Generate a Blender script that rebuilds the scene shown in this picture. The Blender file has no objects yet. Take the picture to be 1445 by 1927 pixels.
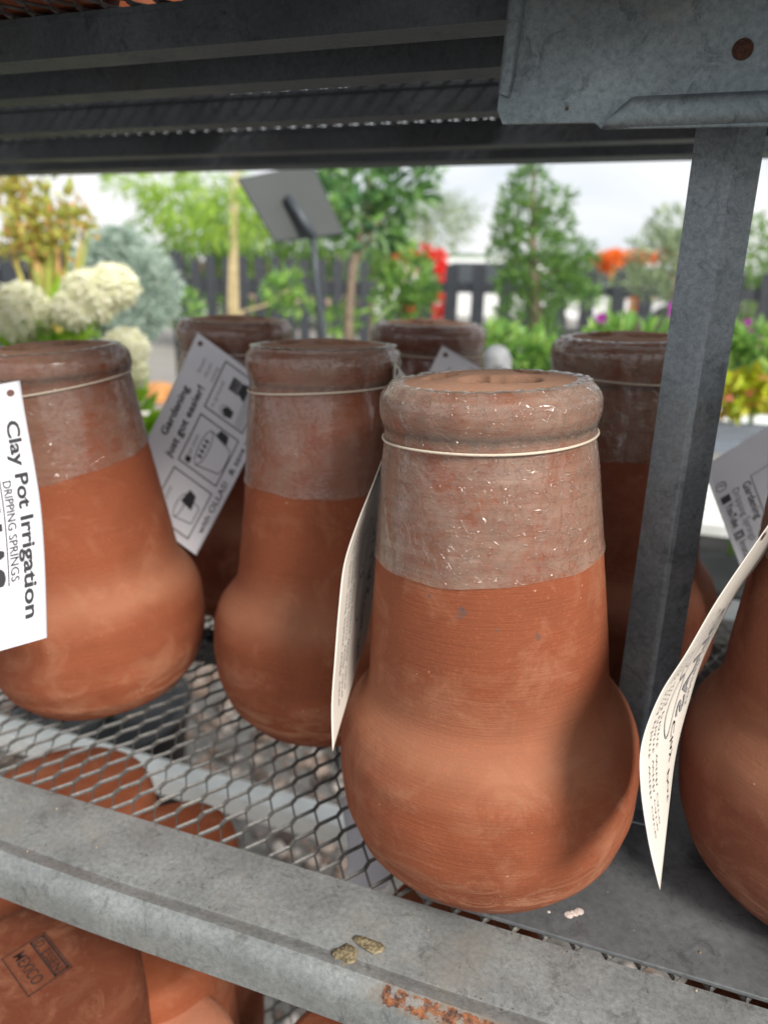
import bpy, bmesh, math, random
from mathutils import Vector, Matrix
from math import sin, cos, pi, radians as R
import numpy as np
random.seed(7)
rng = np.random.default_rng(7)
S = bpy.context.scene

# ------------------------------------------------------------------ camera
HC = .345                                   # eye height above the shelf deck
PITCH, ROLL = R(18.0), R(1.37)
FPX, PW, PH = 1391., 1445., 1927.
fw = Vector((0, cos(PITCH), -sin(PITCH)))
r0 = Vector((1, 0, 0)); u0 = Vector((0, sin(PITCH), cos(PITCH)))
rt = r0*cos(ROLL) + u0*sin(ROLL); up = -r0*sin(ROLL) + u0*cos(ROLL)
CP = Vector((0, 0, HC))
cam = bpy.data.cameras.new('camera'); cam_o = bpy.data.objects.new('camera', cam)
S.collection.objects.link(cam_o); S.camera = cam_o
M = Matrix((rt, up, -fw)).transposed().to_4x4(); M.translation = CP
cam_o.matrix_world = M
cam.sensor_fit = 'VERTICAL'; cam.sensor_height = 36; cam.lens = FPX/PH*36
cam.clip_start = .01; cam.clip_end = 2000
cam.dof.use_dof = True; cam.dof.focus_distance = .355; cam.dof.aperture_fstop = 6.2

def at(x, y, d):                            # point seen at photo position x, y, d metres away along the view axis
    return CP + (fw + rt*((x-722.5)/FPX) + up*((963.5-y)/FPX))*d

# ------------------------------------------------------------------ light
SUN_AZ, SUN_EL = R(37), R(39)               # sun behind the camera, to its right
W = bpy.data.worlds.new('World'); S.world = W; W.use_nodes = True
nt = W.node_tree; nt.nodes.clear()
def N(t, typ, **k):
    n = t.nodes.new(typ)
    for a, b in k.items(): setattr(n, a, b)
    return n
out = N(nt, 'ShaderNodeOutputWorld'); bg = N(nt, 'ShaderNodeBackground')
sky = N(nt, 'ShaderNodeTexSky', sky_type='NISHITA', sun_disc=False)
sky.sun_elevation = SUN_EL; sky.sun_rotation = pi - SUN_AZ
sky.air_density = 1.0; sky.dust_density = 2.5
tc = N(nt, 'ShaderNodeTexCoord'); mp = N(nt, 'ShaderNodeMapping'); mp.inputs['Scale'].default_value = (1.6, 1.6, 4.5)
no = N(nt, 'ShaderNodeTexNoise'); no.inputs['Scale'].default_value = 1.7; no.inputs['Detail'].default_value = 5
rp = N(nt, 'ShaderNodeValToRGB')
rp.color_ramp.elements[0].position = .38; rp.color_ramp.elements[0].color = (8.1, 8.6, 9.2, 1)
rp.color_ramp.elements[1].position = .62; rp.color_ramp.elements[1].color = (10.6, 10.6, 10.6, 1)
mx = N(nt, 'ShaderNodeMix', data_type='RGBA'); mx.inputs['Factor'].default_value = .88
nt.links.new(tc.outputs['Generated'], mp.inputs[0]); nt.links.new(mp.outputs[0], no.inputs['Vector'])
nt.links.new(no.outputs['Fac'], rp.inputs[0]); nt.links.new(sky.outputs[0], mx.inputs['A']); nt.links.new(rp.outputs[0], mx.inputs['B'])
nt.links.new(mx.outputs['Result'], bg.inputs[0]); nt.links.new(bg.outputs[0], out.inputs[0])
bg.inputs[1].default_value = .078
sl = bpy.data.lights.new('sun', 'SUN'); sl.energy = 4.0; sl.angle = R(20); sl.color = (1, .95, .88)
so = bpy.data.objects.new('sun', sl); S.collection.objects.link(so)
sd = Vector((sin(SUN_AZ)*cos(SUN_EL), -cos(SUN_AZ)*cos(SUN_EL), sin(SUN_EL)))
so.rotation_euler = sd.to_track_quat('Z', 'Y').to_euler(); so.location = sd*5
S.view_settings.view_transform = 'Standard'; S.view_settings.look = 'None'
S.view_settings.gamma = 1; S.view_settings.use_curve_mapping = False
S.view_settings.exposure = 0.55
S.cycles.max_bounces = 8; S.cycles.transparent_max_bounces = 24

# ------------------------------------------------------------------ helpers
COL = S.collection
def link(name, me, mat=None, parent=None):
    o = bpy.data.objects.new(name, me); COL.objects.link(o)
    if mat is not None and me is not None and not me.materials: me.materials.append(mat)
    if parent is not None: o.parent = parent
    return o
def mesh(vs, fs, smooth=True):
    me = bpy.data.meshes.new('m'); me.from_pydata([tuple(v) for v in vs], [], fs)
    if smooth: me.polygons.foreach_set('use_smooth', [True]*len(me.polygons))
    me.update(); return me
def tag(o, label, cat, group=None, kind=None):
    if label: o['label'] = label
    if cat: o['category'] = cat
    if group: o['group'] = group
    if kind: o['kind'] = kind
    return o
def empty(name, loc=(0, 0, 0), rz=0, label=None, cat=None, group=None):
    o = bpy.data.objects.new(name, None); o.empty_display_size = .05
    COL.objects.link(o); o.location = loc; o.rotation_euler = (0, 0, rz)
    tag(o, label, cat, group); return o
class MB:
    def __init__(s): s.v = []; s.f = []
    def add(s, vs, fs):
        n = len(s.v); s.v += [tuple(v) for v in vs]; s.f += [tuple(i+n for i in f) for f in fs]; return s
    def box(s, a, b):
        x0, y0, z0 = a; x1, y1, z1 = b
        return s.add([(x0,y0,z0),(x1,y0,z0),(x1,y1,z0),(x0,y1,z0),(x0,y0,z1),(x1,y0,z1),(x1,y1,z1),(x0,y1,z1)],
                     [(0,3,2,1),(4,5,6,7),(0,1,5,4),(1,2,6,5),(2,3,7,6),(3,0,4,7)])
    def tube(s, pts, rad, n=8, cap=True):
        pts = [Vector(p) for p in pts]; m = len(pts)
        rad = rad if isinstance(rad, (list, tuple)) else [rad]*m
        vs = []; fs = []; prev = None
        for i, p in enumerate(pts):
            t = (pts[min(i+1, m-1)] - pts[max(i-1, 0)]).normalized()
            a = prev if prev is not None else (Vector((0, 0, 1)) if abs(t.z) < .9 else Vector((1, 0, 0)))
            a = (a - t*a.dot(t)).normalized(); prev = a; b = t.cross(a)
            for k in range(n):
                w = 2*pi*k/n; vs.append(p + (a*cos(w) + b*sin(w))*rad[i])
        for i in range(m-1):
            for k in range(n):
                fs.append((i*n+k, i*n+(k+1) % n, (i+1)*n+(k+1) % n, (i+1)*n+k))
        if cap: fs += [tuple(range(n))[::-1], tuple((m-1)*n+k for k in range(n))]
        return s.add(vs, fs)
    def prism(s, poly, axis, a, b):          # closed 2-D polygon extruded along an axis (0 x, 1 y, 2 z) from a to b
        n = len(poly)
        def P(p, t):
            q = list(p); q.insert(axis, t); return tuple(q)
        vs = [P(p, a) for p in poly] + [P(p, b) for p in poly]
        fs = [tuple(range(n))[::-1], tuple(range(n, 2*n))] + [(i, (i+1) % n, n+(i+1) % n, n+i) for i in range(n)]
        return s.add(vs, fs)
    def build(s, name, mat, parent=None, smooth=False):
        return link(name, mesh(s.v, s.f, smooth), mat, parent)
def bevel(o, w=.001, seg=2):
    m = o.modifiers.new('b', 'BEVEL'); m.width = w; m.segments = seg; m.limit_method = 'ANGLE'; m.angle_limit = R(35)
    return o

# ------------------------------------------------------------------ materials
class Mat:
    def __init__(s, name):
        s.m = bpy.data.materials.new(name); s.m.use_nodes = True; s.t = s.m.node_tree; s.t.nodes.clear()
        s.out = s.n('ShaderNodeOutputMaterial'); s.p = s.n('ShaderNodeBsdfPrincipled'); s.l(s.p.outputs[0], s.out.inputs[0])
        s._tc = s.n('ShaderNodeTexCoord')
    def n(s, typ, **k): return N(s.t, typ, **k)
    def l(s, a, b): s.t.links.new(a, b)
    def noise(s, scale, detail=4, rough=.55, sx=(1, 1, 1), dist=0, coord='Object', off=(0, 0, 0)):
        m = s.n('ShaderNodeMapping'); m.inputs['Scale'].default_value = sx; m.inputs['Location'].default_value = off
        s.l(s._tc.outputs[coord], m.inputs[0])
        q = s.n('ShaderNodeTexNoise'); q.inputs['Scale'].default_value = scale; q.inputs['Detail'].default_value = detail
        q.inputs['Roughness'].default_value = rough; q.inputs['Distortion'].default_value = dist
        s.l(m.outputs[0], q.inputs['Vector']); return q.outputs['Fac']
    def voronoi(s, scale, feature='F1', sx=(1, 1, 1), out='Distance'):
        m = s.n('ShaderNodeMapping'); m.inputs['Scale'].default_value = sx; s.l(s._tc.outputs['Object'], m.inputs[0])
        q = s.n('ShaderNodeTexVoronoi', feature=feature); q.inputs['Scale'].default_value = scale
        s.l(m.outputs[0], q.inputs['Vector']); return q.outputs[out]
    def ramp(s, fac, stops, interp='LINEAR'):
        r = s.n('ShaderNodeValToRGB'); r.color_ramp.interpolation = interp; e = r.color_ramp.elements
        while len(e) < len(stops): e.new(.5)
        for i, (p, c) in enumerate(stops):
            e[i].position = p; e[i].color = (c, c, c, 1) if isinstance(c, (int, float)) else (*c, 1)
        s.l(fac, r.inputs[0]); return r.outputs[0]
    def mix(s, f, a, b, mode='MIX'):
        m = s.n('ShaderNodeMix', data_type='RGBA', blend_type=mode)
        for k, v in (('Factor', f), ('A', a), ('B', b)):
            i = m.inputs[k] if k != 'Factor' else m.inputs[0]
            if isinstance(v, (int, float)) and k == 'Factor': i.default_value = v
            elif isinstance(v, tuple): i.default_value = (*v, 1)
            else: s.l(v, i)
        return m.outputs['Result']
    def math(s, op, a, b=None, clamp=False):
        m = s.n('ShaderNodeMath', operation=op, use_clamp=clamp)
        for i, v in enumerate((a, b)):
            if v is None: continue
            if isinstance(v, (int, float)): m.inputs[i].default_value = v
            else: s.l(v, m.inputs[i])
        return m.outputs[0]
    def bump(s, h, dist=.001, strength=1., normal=None):
        b = s.n('ShaderNodeBump'); b.inputs['Distance'].default_value = dist; b.inputs['Strength'].default_value = strength
        s.l(h, b.inputs['Height'])
        if normal is not None: s.l(normal, b.inputs['Normal'])
        return b.outputs[0]
    def xyz(s):
        q = s.n('ShaderNodeSeparateXYZ'); s.l(s._tc.outputs['Object'], q.inputs[0]); return q.outputs
    def set(s, **k):
        for a, v in k.items():
            i = s.p.inputs[a.replace('_', ' ')]
            if isinstance(v, tuple): i.default_value = (*v, 1)
            elif isinstance(v, (int, float)): i.default_value = v
            else: s.l(v, i)
        return s

def simple(name, col, rough=.6, var=.25, scale=30, metal=0., bump=0.):
    m = Mat(name); f = m.noise(scale)
    d = tuple(c*(1-var) for c in col); b = tuple(min(1, c*(1+var)) for c in col)
    m.set(Base_Color=m.mix(m.ramp(f, [(.3, 0.), (.7, 1.)]), d, b), Roughness=rough, Metallic=metal)
    if bump: m.set(Normal=m.bump(f, bump))
    return m.m

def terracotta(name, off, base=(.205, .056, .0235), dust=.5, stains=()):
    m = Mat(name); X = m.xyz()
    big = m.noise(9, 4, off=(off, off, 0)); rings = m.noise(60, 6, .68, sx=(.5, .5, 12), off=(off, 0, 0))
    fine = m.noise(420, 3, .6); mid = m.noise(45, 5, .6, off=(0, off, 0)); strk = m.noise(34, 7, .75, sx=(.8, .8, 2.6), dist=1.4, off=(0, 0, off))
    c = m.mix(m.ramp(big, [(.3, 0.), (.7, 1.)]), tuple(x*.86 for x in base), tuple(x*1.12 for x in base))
    c = m.mix(m.ramp(rings, [(.35, .0), (.75, .20)]), c, (base[0]*1.25, base[1]*1.5, base[2]*1.7))
    c = m.mix(m.ramp(mid, [(.30, .35), (.5, 0.)]), c, tuple(x*.7 for x in base))
    # pale lime bloom: a belt on the shoulder and streaks near the foot
    z = X[2]
    belt = m.ramp(m.math('ADD', z, m.math('MULTIPLY', m.math('SUBTRACT', big, .5), .05)), [(.085, 0.), (.105, 1.), (.118, .7), (.14, 0.)])
    foot = m.ramp(z, [(.010, .2), (.022, .8), (.040, .35), (.060, 0.)])
    bloom = m.math('MULTIPLY', m.math('ADD', m.math('MULTIPLY', belt, .36), m.math('MULTIPLY', foot, m.ramp(strk, [(.47, 0.), (.6, 1.)]))), dust, True)
    c = m.mix(bloom, c, (.40, .21, .125))
    specks = m.ramp(m.voronoi(95), [(.035, 1.), (.07, 0.)])
    spm = m.math('MULTIPLY', specks, m.ramp(m.noise(26, 2, off=(off, 3, 1)), [(.50, 0.), (.58, 1.)]))
    c = m.mix(m.math('MULTIPLY', spm, .7), c, (.50, .32, .22))
    dk = m.math('MULTIPLY', m.ramp(m.voronoi(60, sx=(1, 1, .7)), [(.06, 1.), (.13, 0.)]), m.ramp(m.noise(19, 2, off=(off*2, 7, 2)), [(.66, 0.), (.70, 1.)]))
    c = m.mix(m.math('MULTIPLY', dk, .6), c, (.10, .07, .06))
    gr = m.noise(700, 2, .6)
    c = m.mix(m.ramp(gr, [(.58, 0.), (.72, .35)]), c, tuple(min(1, x*1.9) for x in base))
    blot = m.noise(30, 5, .7, dist=.6, off=(off, 4, off))
    c = m.mix(m.ramp(blot, [(.50, 0.), (.68, .38)]), c, (.34, .16, .092))
    for (sx_, sy_, sz_, sr_) in stains:
        vd = m.n('ShaderNodeVectorMath', operation='DISTANCE'); m.l(m._tc.outputs['Object'], vd.inputs[0]); vd.inputs[1].default_value = (sx_, sy_, sz_)
        k = m.math('SUBTRACT', 1., m.math('DIVIDE', vd.outputs['Value'], sr_), True)
        k = m.ramp(m.math('ADD', k, m.math('MULTIPLY', m.math('SUBTRACT', m.noise(330, 4, .7, off=(sz_*90, 0, 0)), .5), 2.2)), [(.62, 0.), (.95, .75)])
        k = m.math('MULTIPLY', k, m.math('LESS_THAN', vd.outputs['Value'], sr_))
        c = m.mix(k, c, (.085, .065, .06))
    scr = m.noise(80, 6, .75, sx=(1.2, 1.2, .5), dist=1.2, off=(off, 1, 0))
    pit = m.math('MULTIPLY', m.ramp(scr, [(.50, 0.), (.72, 1.)]), m.ramp(z, [(.02, 1.), (.07, 1.), (.09, 0.)]))
    h = m.math('ADD', m.math('MULTIPLY', rings, .62), m.math('ADD', m.math('MULTIPLY', fine, .26), m.math('MULTIPLY', pit, -.10)))
    m.set(Base_Color=c, Roughness=.82, Normal=m.bump(h, .0009, .9)); m.p.inputs['Specular IOR Level'].default_value = .25
    return m.m

def film(name, off, dusty=.5):
    m = Mat(name); X = m.xyz()
    cl = m.noise(24, 5, .66, sx=(1, 1, .8), dist=.5, off=(off, 0, 0)); fi = m.noise(230, 5, .7, off=(0, off, 0)); st = m.noise(48, 6, .7, sx=(.5, .5, 3.2), dist=.8, off=(off, off, 0))
    s1 = m.math('ADD', m.math('MULTIPLY', cl, .55), m.math('ADD', m.math('MULTIPLY', st, .13), m.math('MULTIPLY', fi, .32)))
    a = m.ramp(s1, [(.42, .04), (.47, dusty*.5), (.54, dusty*.85), (.64, min(.92, dusty*1.2))])
    # dark line in the groove under the rim
    gr = m.ramp(m.math('ADD', X[2], m.math('MULTIPLY', m.math('SUBTRACT', fi, .5), .006)), [(.2660, 0.), (.2690, 1.), (.2715, 0.)])
    top = m.ramp(X[2], [(.275, 0.), (.288, .12)])
    lw = m.n('ShaderNodeLayerWeight'); lw.inputs[0].default_value = .35
    edge = m.math('MULTIPLY', m.math('POWER', lw.outputs['Facing'], 2.2), .45)   # a slanting look passes through more of the film
    fac = m.math('ADD', a, m.math('ADD', edge, m.math('ADD', top, m.math('MULTIPLY', gr, .45))), True)
    dc = m.mix(m.ramp(st, [(.35, 0.), (.7, 1.)]), (.31, .205, .155), (.50, .375, .295))
    dc = m.mix(m.ramp(fi, [(.42, 0.), (.62, .55)]), dc, (.22, .185, .15))
    dc = m.mix(gr, dc, (.05, .045, .04))
    wr = m.noise(34, 3, .5, sx=(1., 1., .8), dist=1.2, off=(0, off, off)); w2 = m.noise(240, 3, .6, dist=1.)
    h = m.math('ADD', m.math('ADD', m.math('MULTIPLY', m.ramp(wr, [(.44, 0.), (.5, .5), (.52, 1.), (.58, .7)]), .35), m.math('MULTIPLY', m.ramp(m.noise(85, 3, .5, dist=2.0, off=(off, off, 5)), [(.47, 0.), (.5, 1.), (.53, 0.)]), .45)), m.math('ADD', m.math('MULTIPLY', w2, .24), m.math('MULTIPLY', m.noise(28, 2, .5, off=(off, 2, 2)), 1.6)))
    nb = m.bump(h, .0007, .8)
    dif = m.n('ShaderNodeBsdfDiffuse'); m.l(dc, dif.inputs[0]); m.l(nb, dif.inputs['Normal'])
    tr = m.n('ShaderNodeBsdfTransparent'); tr.inputs[0].default_value = (.97, .965, .96, 1)
    g = m.n('ShaderNodeBsdfGlossy'); g.inputs['Roughness'].default_value = .08; m.l(nb, g.inputs['Normal'])
    lf = m.n('ShaderNodeLayerWeight'); lf.inputs[0].default_value = .5; m.l(nb, lf.inputs['Normal'])
    refl = m.math('ADD', m.math('MULTIPLY', m.math('POWER', lf.outputs['Facing'], 4.), .7), .07, True)
    m1 = m.n('ShaderNodeMixShader'); m.l(fac, m1.inputs[0]); m.l(tr.outputs[0], m1.inputs[1]); m.l(dif.outputs[0], m1.inputs[2])
    m2 = m.n('ShaderNodeMixShader'); m.l(refl, m2.inputs[0]); m.l(m1.outputs[0], m2.inputs[1]); m.l(g.outputs[0], m2.inputs[2])
    m.t.nodes.remove(m.p); m.l(m2.outputs[0], m.out.inputs[0])
    return m.m

def galvanised(name, lo, hi, stain=(.30, .27, .22), rough=.5, metal=.45, rust=None, scale=1., bumpd=.0002, vein_amt=.12):
    m = Mat(name)
    sp = m.noise(330*scale, 6, .78, dist=.3); cl = m.noise(22*scale, 5, .6); big = m.noise(5*scale, 3)
    ve = m.noise(48*scale, 6, .68, dist=2.4)
    c = m.mix(m.ramp(sp, [(.30, 0.), (.70, 1.)]), lo, hi)
    c = m.mix(m.ramp(cl, [(.35, .45), (.62, 0.)]), c, tuple(x*.75 for x in lo))
    vein = m.ramp(ve, [(.475, 0.), (.497, 1.), (.51, 1.), (.535, 0.)])
    vm = m.math('MULTIPLY', vein, m.ramp(big, [(.48, 0.), (.62, vein_amt)]))
    c = m.mix(vm, c, tuple(min(1, x*1.7) for x in hi))
    c = m.mix(m.ramp(m.noise(12*scale, 5, .65, off=(3, 1, 0)), [(.56, 0.), (.72, .45)]), c, stain)
    dirt = m.noise(60*scale, 7, .8, dist=.8, off=(1, 8, 4)); c = m.mix(m.ramp(dirt, [(.54, 0.), (.64, .55)]), c, tuple(x*.42 for x in lo))
    scrt = m.noise(95*scale, 3, .6, sx=(.12, 1.6, 1.6), off=(6, 6, 6)); c = m.mix(m.ramp(scrt, [(.68, 0.), (.76, .22)]), c, tuple(min(1, x*1.3) for x in hi))
    if rust:
        x0, x1, y0, y1, z0, z1 = rust; X = m.xyz()
        def win(v, a, b, e): return m.math('MULTIPLY', m.ramp(m.math('DIVIDE', m.math('SUBTRACT', v, a-e), e), [(0., 0.), (1., 1.)]),
                                           m.ramp(m.math('DIVIDE', m.math('SUBTRACT', b+e, v), e), [(0., 0.), (1., 1.)]))
        k = m.math('MULTIPLY', win(X[0], x0, x1, .02), m.math('MULTIPLY', win(X[1], y0, y1, .003), win(X[2], z0, z1, .003)))
        rn = m.noise(130, 6, .75, off=(5, 5, 5))
        rf = m.ramp(m.math('ADD', rn, m.math('MULTIPLY', k, .30)), [(.76, 0.), (.81, 1.)])
        rf = m.math('MULTIPLY', rf, m.ramp(k, [(.02, 0.), (.2, 1.)]))
        hal = m.math('MULTIPLY', m.ramp(k, [(.05, 0.), (.6, .7)]), m.ramp(m.noise(70, 5, .7, off=(9, 2, 0)), [(.35, 0.), (.62, 1.)]))
        c = m.mix(hal, c, (.20, .13, .075))
        rc = m.mix(m.ramp(m.noise(260, 4, .7), [(.4, 0.), (.65, 1.)]), (.045, .016, .008), (.27, .095, .032))
        c = m.mix(rf, c, rc)
        m.set(Metallic=m.math('MULTIPLY', m.math('SUBTRACT', 1., rf), metal))
    else: m.set(Metallic=metal)
    m.set(Base_Color=c, Roughness=m.ramp(cl, [(.3, rough-.08), (.7, rough+.12)]), Normal=m.bump(m.math('ADD', sp, m.math('MULTIPLY', vm, .6)), bumpd, .8))
    return m.m

def leafmat(name, cols, rough=.5, trans=.35):
    m = Mat(name); g = m.n('ShaderNodeNewGeometry'); rnd = g.outputs['Random Per Island']
    k = len(cols); c = m.ramp(rnd, [(i/max(1, k-1)*.96+.02, cols[i]) for i in range(k)])
    m.set(Base_Color=c, Roughness=rough)
    tl = m.n('ShaderNodeBsdfTranslucent'); m.l(c, tl.inputs[0]); mx = m.n('ShaderNodeMixShader'); mx.inputs[0].default_value = trans
    m.l(m.p.outputs[0], mx.inputs[1]); m.l(tl.outputs[0], mx.inputs[2]); m.l(mx.outputs[0], m.out.inputs[0]); return m.m

GALV = galvanised('galvanised_lip', (.155, .165, .163), (.34, .36, .355), rust=(-.085, .0, .2640, .2685, -.006, .0012))
GALVP = galvanised('galvanised_plate', (.13, .165, .185), (.29, .345, .37), stain=(.30, .25, .18), metal=.5, rough=.45, vein_amt=.3)
GALVS = galvanised('galvanised_sheet', (.095, .102, .108), (.17, .18, .186), stain=(.30, .31, .31), metal=.35, rough=.5, scale=.7)
GALVD = galvanised('weathered_post_metal', (.13, .158, .178), (.29, .325, .35), metal=.55, rough=.42)
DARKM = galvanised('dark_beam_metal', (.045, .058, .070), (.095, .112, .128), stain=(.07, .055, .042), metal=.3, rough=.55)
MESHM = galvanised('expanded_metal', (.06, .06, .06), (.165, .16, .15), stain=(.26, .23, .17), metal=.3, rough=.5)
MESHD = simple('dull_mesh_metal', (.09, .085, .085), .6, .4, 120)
RAILW = simple('white_painted_rail', (.72, .74, .72), .5, .12, 25)
RUSTM = simple('rusty_bolt', (.055, .020, .012), .9, .6, 600, bump=.0008)
PAPER = simple('tag_card', (.64, .64, .68), .45, .03, 20)
PAPERW = simple('tag_card_cream', (.58, .545, .49), .5, .04, 20)
INK = simple('tag_ink', (.02, .02, .022), .5, 0, 10); INKG = simple('tag_grey_ink', (.22, .22, .23), .5, 0, 10)
CORD = simple('elastic_cord', (.52, .44, .35), .8, .12, 900, bump=.0002)

# ------------------------------------------------------------------ the display rack (frame axes: x along the shelf, y inwards)
RZ = R(-19.275)
U = Vector((cos(RZ), sin(RZ), 0)); V = Vector((-sin(RZ), cos(RZ), 0))
def uv(u, v, z=0): return U*u + V*v + Vector((0, 0, z))
rack = empty('display_rack', (0, 0, 0), RZ, 'weathered galvanised display rack with expanded metal shelves holding the clay watering pots', 'display rack')
UL, UR = -2.6, 1.5
# front lip: flat flange, shallow step, rolled nose, front face
prof = [(.3247, 0), (.3247, -.0016), (.281, -.0018), (.270, -.004), (.2655, -.010), (.2640, -.0262), (.2628, -.0275),
        (.2616, -.0262), (.2616, -.0120), (.2628, -.0070), (.2648, -.0030), (.2672, -.0004), (.2676, .0001), (.2700, .0011), (.2735, .0009), (.2765, -.0004), (.2785, -.0007), (.2810, 0)]
vs = []; fs = []; n = len(prof)
us = np.linspace(UL, UR, 160)
for i, u in enumerate(us):
    w = .0006*sin(u*9+1) + .0004*sin(u*31)
    for (y, z) in prof: vs.append((u, y + (w if y < .3 else 0), z + (w*.6 if .27 < y < .3 else 0)))
for i in range(len(us)-1):
    for k in range(n): fs.append((i*n+k, (i+1)*n+k, (i+1)*n+(k+1) % n, i*n+(k+1) % n))
lip = link('front_lip', mesh(vs, fs, True), GALV, rack)
lm = lip.data
try: lm.set_sharp_from_angle(angle=R(24))
except Exception: pass

def diamond_mesh(name, mat, u0, u1, v0, v1, z, a, b, w, th, parent, phase=0., skip=None):
    """expanded metal: strands as thin slanted bars meeting at wide knuckles"""
    mb = MB(); nu = int((u1-u0)/a)+1; nv = int((v1-v0)/b)+1
    for j in range(nv):
        vj = v0 + j*b; sh = (j % 2)*.5
        for i in range(nu):
            ua = u0 + (i+sh+phase)*a
            for s in (-1, 1):
                ub = ua + s*.5*a; vb = vj + b
                if skip and skip(ua, vj): continue
                p = Vector((ua, vj, z)); q = Vector((ub, vb, z)); k = .20*b
                p1 = p + Vector((s*w*.35, k, 0)); q1 = q - Vector((s*w*.35, k, 0))
                pts = [p, p1, q1, q]; ws = [w*.75, w*.48, w*.48, w*.75]
                V1 = []
                for c, hw in zip(pts, ws):
                    V1 += [(c.x-hw, c.y, z+th*.5*s), (c.x+hw, c.y, z-th*.1*s), (c.x+hw, c.y, z-th-th*.1*s), (c.x-hw, c.y, z-th+th*.5*s)]
                F1 = []
                for r in range(3):
                    for e in range(4): F1.append((r*4+e, r*4+(e+1) % 4, (r+1)*4+(e+1) % 4, (r+1)*4+e))
                mb.add(V1, F1)
    o = mb.build(name, mat, parent); o['kind'] = 'stuff'
    return o
A_, B_ = .01696, .0183
diamond_mesh('expanded_metal_deck', MESHM, -1.25, .30, .3255-.0183, .80, -.0028, A_, B_, .00125, .0016, rack, .286)
# rear flange and runner under the deck
mb = MB(); mb.box((UL, .80, -.03), (UR, .86, .0)); bevel(mb.build('rear_flange', GALV, rack), .002)
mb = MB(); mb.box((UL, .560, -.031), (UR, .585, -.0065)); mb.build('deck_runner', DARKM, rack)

# corner post: an angle with its fold turned to the front, standing on a small foot plate
PT = Vector((.0245, .4475))
mb = MB(); th = .0022
def lprof(t):
    # left leg runs back-left a little, right leg runs back-right; rounded fold
    l = (-.0175, .0033); r = (.0160, .0070)
    pts = [l, (-.001, -.0012), (.0005, -.0014), (.0025, -.0010), r]
    back = [(p[0], p[1]+th) for p in reversed(pts)]
    return [(PT.x + p[0], PT.y + p[1]) for p in pts+back]
mb.prism(lprof(0), 2, .002, .60)
post = mb.build('corner_post', GALVD, rack)
mb = MB(); mb.box((PT.x-.024, PT.y-.012, .0018), (PT.x+.024, PT.y+.030, .0036)); mb.box((PT.x-.024, PT.y+.028, .0036), (PT.x+.024, PT.y+.030, .03))
bevel(mb.build('post_foot', GALVD, rack), .0008)

# channels under the upper deck, one behind the other
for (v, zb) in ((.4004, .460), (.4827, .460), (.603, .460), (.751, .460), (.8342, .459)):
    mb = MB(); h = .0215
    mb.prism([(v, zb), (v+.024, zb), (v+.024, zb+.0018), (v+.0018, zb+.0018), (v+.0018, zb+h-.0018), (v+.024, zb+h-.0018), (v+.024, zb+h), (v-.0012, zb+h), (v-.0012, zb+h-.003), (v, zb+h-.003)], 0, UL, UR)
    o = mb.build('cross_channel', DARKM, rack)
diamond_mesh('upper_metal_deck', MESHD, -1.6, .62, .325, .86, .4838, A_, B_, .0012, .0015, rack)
mb = MB(); mb.prism([(.3247, .4856), (.3247, .4872), (.268, .4872), (.2622, .481), (.2622, .461), (.2640, .461), (.2640, .480), (.2685, .4853)], 0, UL, UR)
mb.build('upper_front_lip', GALV, rack)
mb = MB(); mb.box((UL, .86, .462), (UR, .90, .487)); mb.build('upper_rear_flange', DARKM, rack)

# corner plate hanging in front of the post
plate = empty('corner_plate', (0, 0, 0)); plate.parent = rack
plate.location = (-.0841, .390, .4133)
outl = [(.0031, .0), (.0460, -.0009), (.0495, -.0036), (.34, -.009), (.34, .10), (.0075, .10), (.0, .0067)]
mb = MB(); mb.add([(x, -.0008, z) for x, z in outl] + [(x, .0012, z) for x, z in outl],
                  [tuple(range(7)), tuple(range(13, 6, -1))] + [(i, i+7, (i+1) % 7+7, (i+1) % 7) for i in range(7)])
bevel(mb.build('plate_face', GALVP, plate), .0006)
def fold(pts_c, rad, name):
    mb = MB(); vs = []; fs = []; m = 9
    for (c, d, sx) in pts_c:                  # centre, unit direction across, half width
        for k in range(m):
            w = -1 + 2*k/(m-1); hgt = .0032*math.sqrt(max(0, 1-abs(w)**3))
            vs.append((c[0]+d[0]*w*sx, -.0009-hgt, c[1]+d[1]*w*sx))
    for i in range(len(pts_c)-1):
        for k in range(m-1): fs.append((i*m+k, i*m+k+1, (i+1)*m+k+1, (i+1)*m+k))
    mb.add(vs, fs); return mb.build(name, GALVP, plate, True)
fold([((.0032, .0120), (1, -.35), .0028), ((.0040, .018), (1, -.1), .0036), ((.0062, .05), (1, 0), .0040), ((.0118, .10), (1, 0), .0044)], .004, 'plate_fold')
fold([((.0515, -.0010), (.6, .8), .0030), ((.0560, .0010), (.3, 1), .0050), ((.062, .0030), (0, 1), .0062), ((.14, .0028), (0, 1), .0062), ((.34, -.002), (0, 1), .0062)], .006, 'plate_fold')
mb = MB(); R_ = .0038
ring = [(R_*cos(a), R_*sin(a)) for a in np.linspace(0, 2*pi, 24, endpoint=False)]
mb.add([(x, -.0018, z) for x, z in ring] + [(x*1.12, -.0008, z*1.12) for x, z in ring] + [(0, -.0012, 0)],
       [(i, (i+1) % 24, 48) for i in range(24)] + [(i, 24+i, 24+(i+1) % 24, (i+1) % 24) for i in range(24)])
bo = mb.build('rusty_bolt', RUSTM, plate, True); bo.location = (.1043, -.0004, .0250)
mb = MB(); mb.tube([(0, 0, 0), (0, -.0006, 0)], .0007, 8); po = mb.build('rivet_hole', RUSTM, plate); po.location = (.0330, -.0009, .0055)

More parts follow.
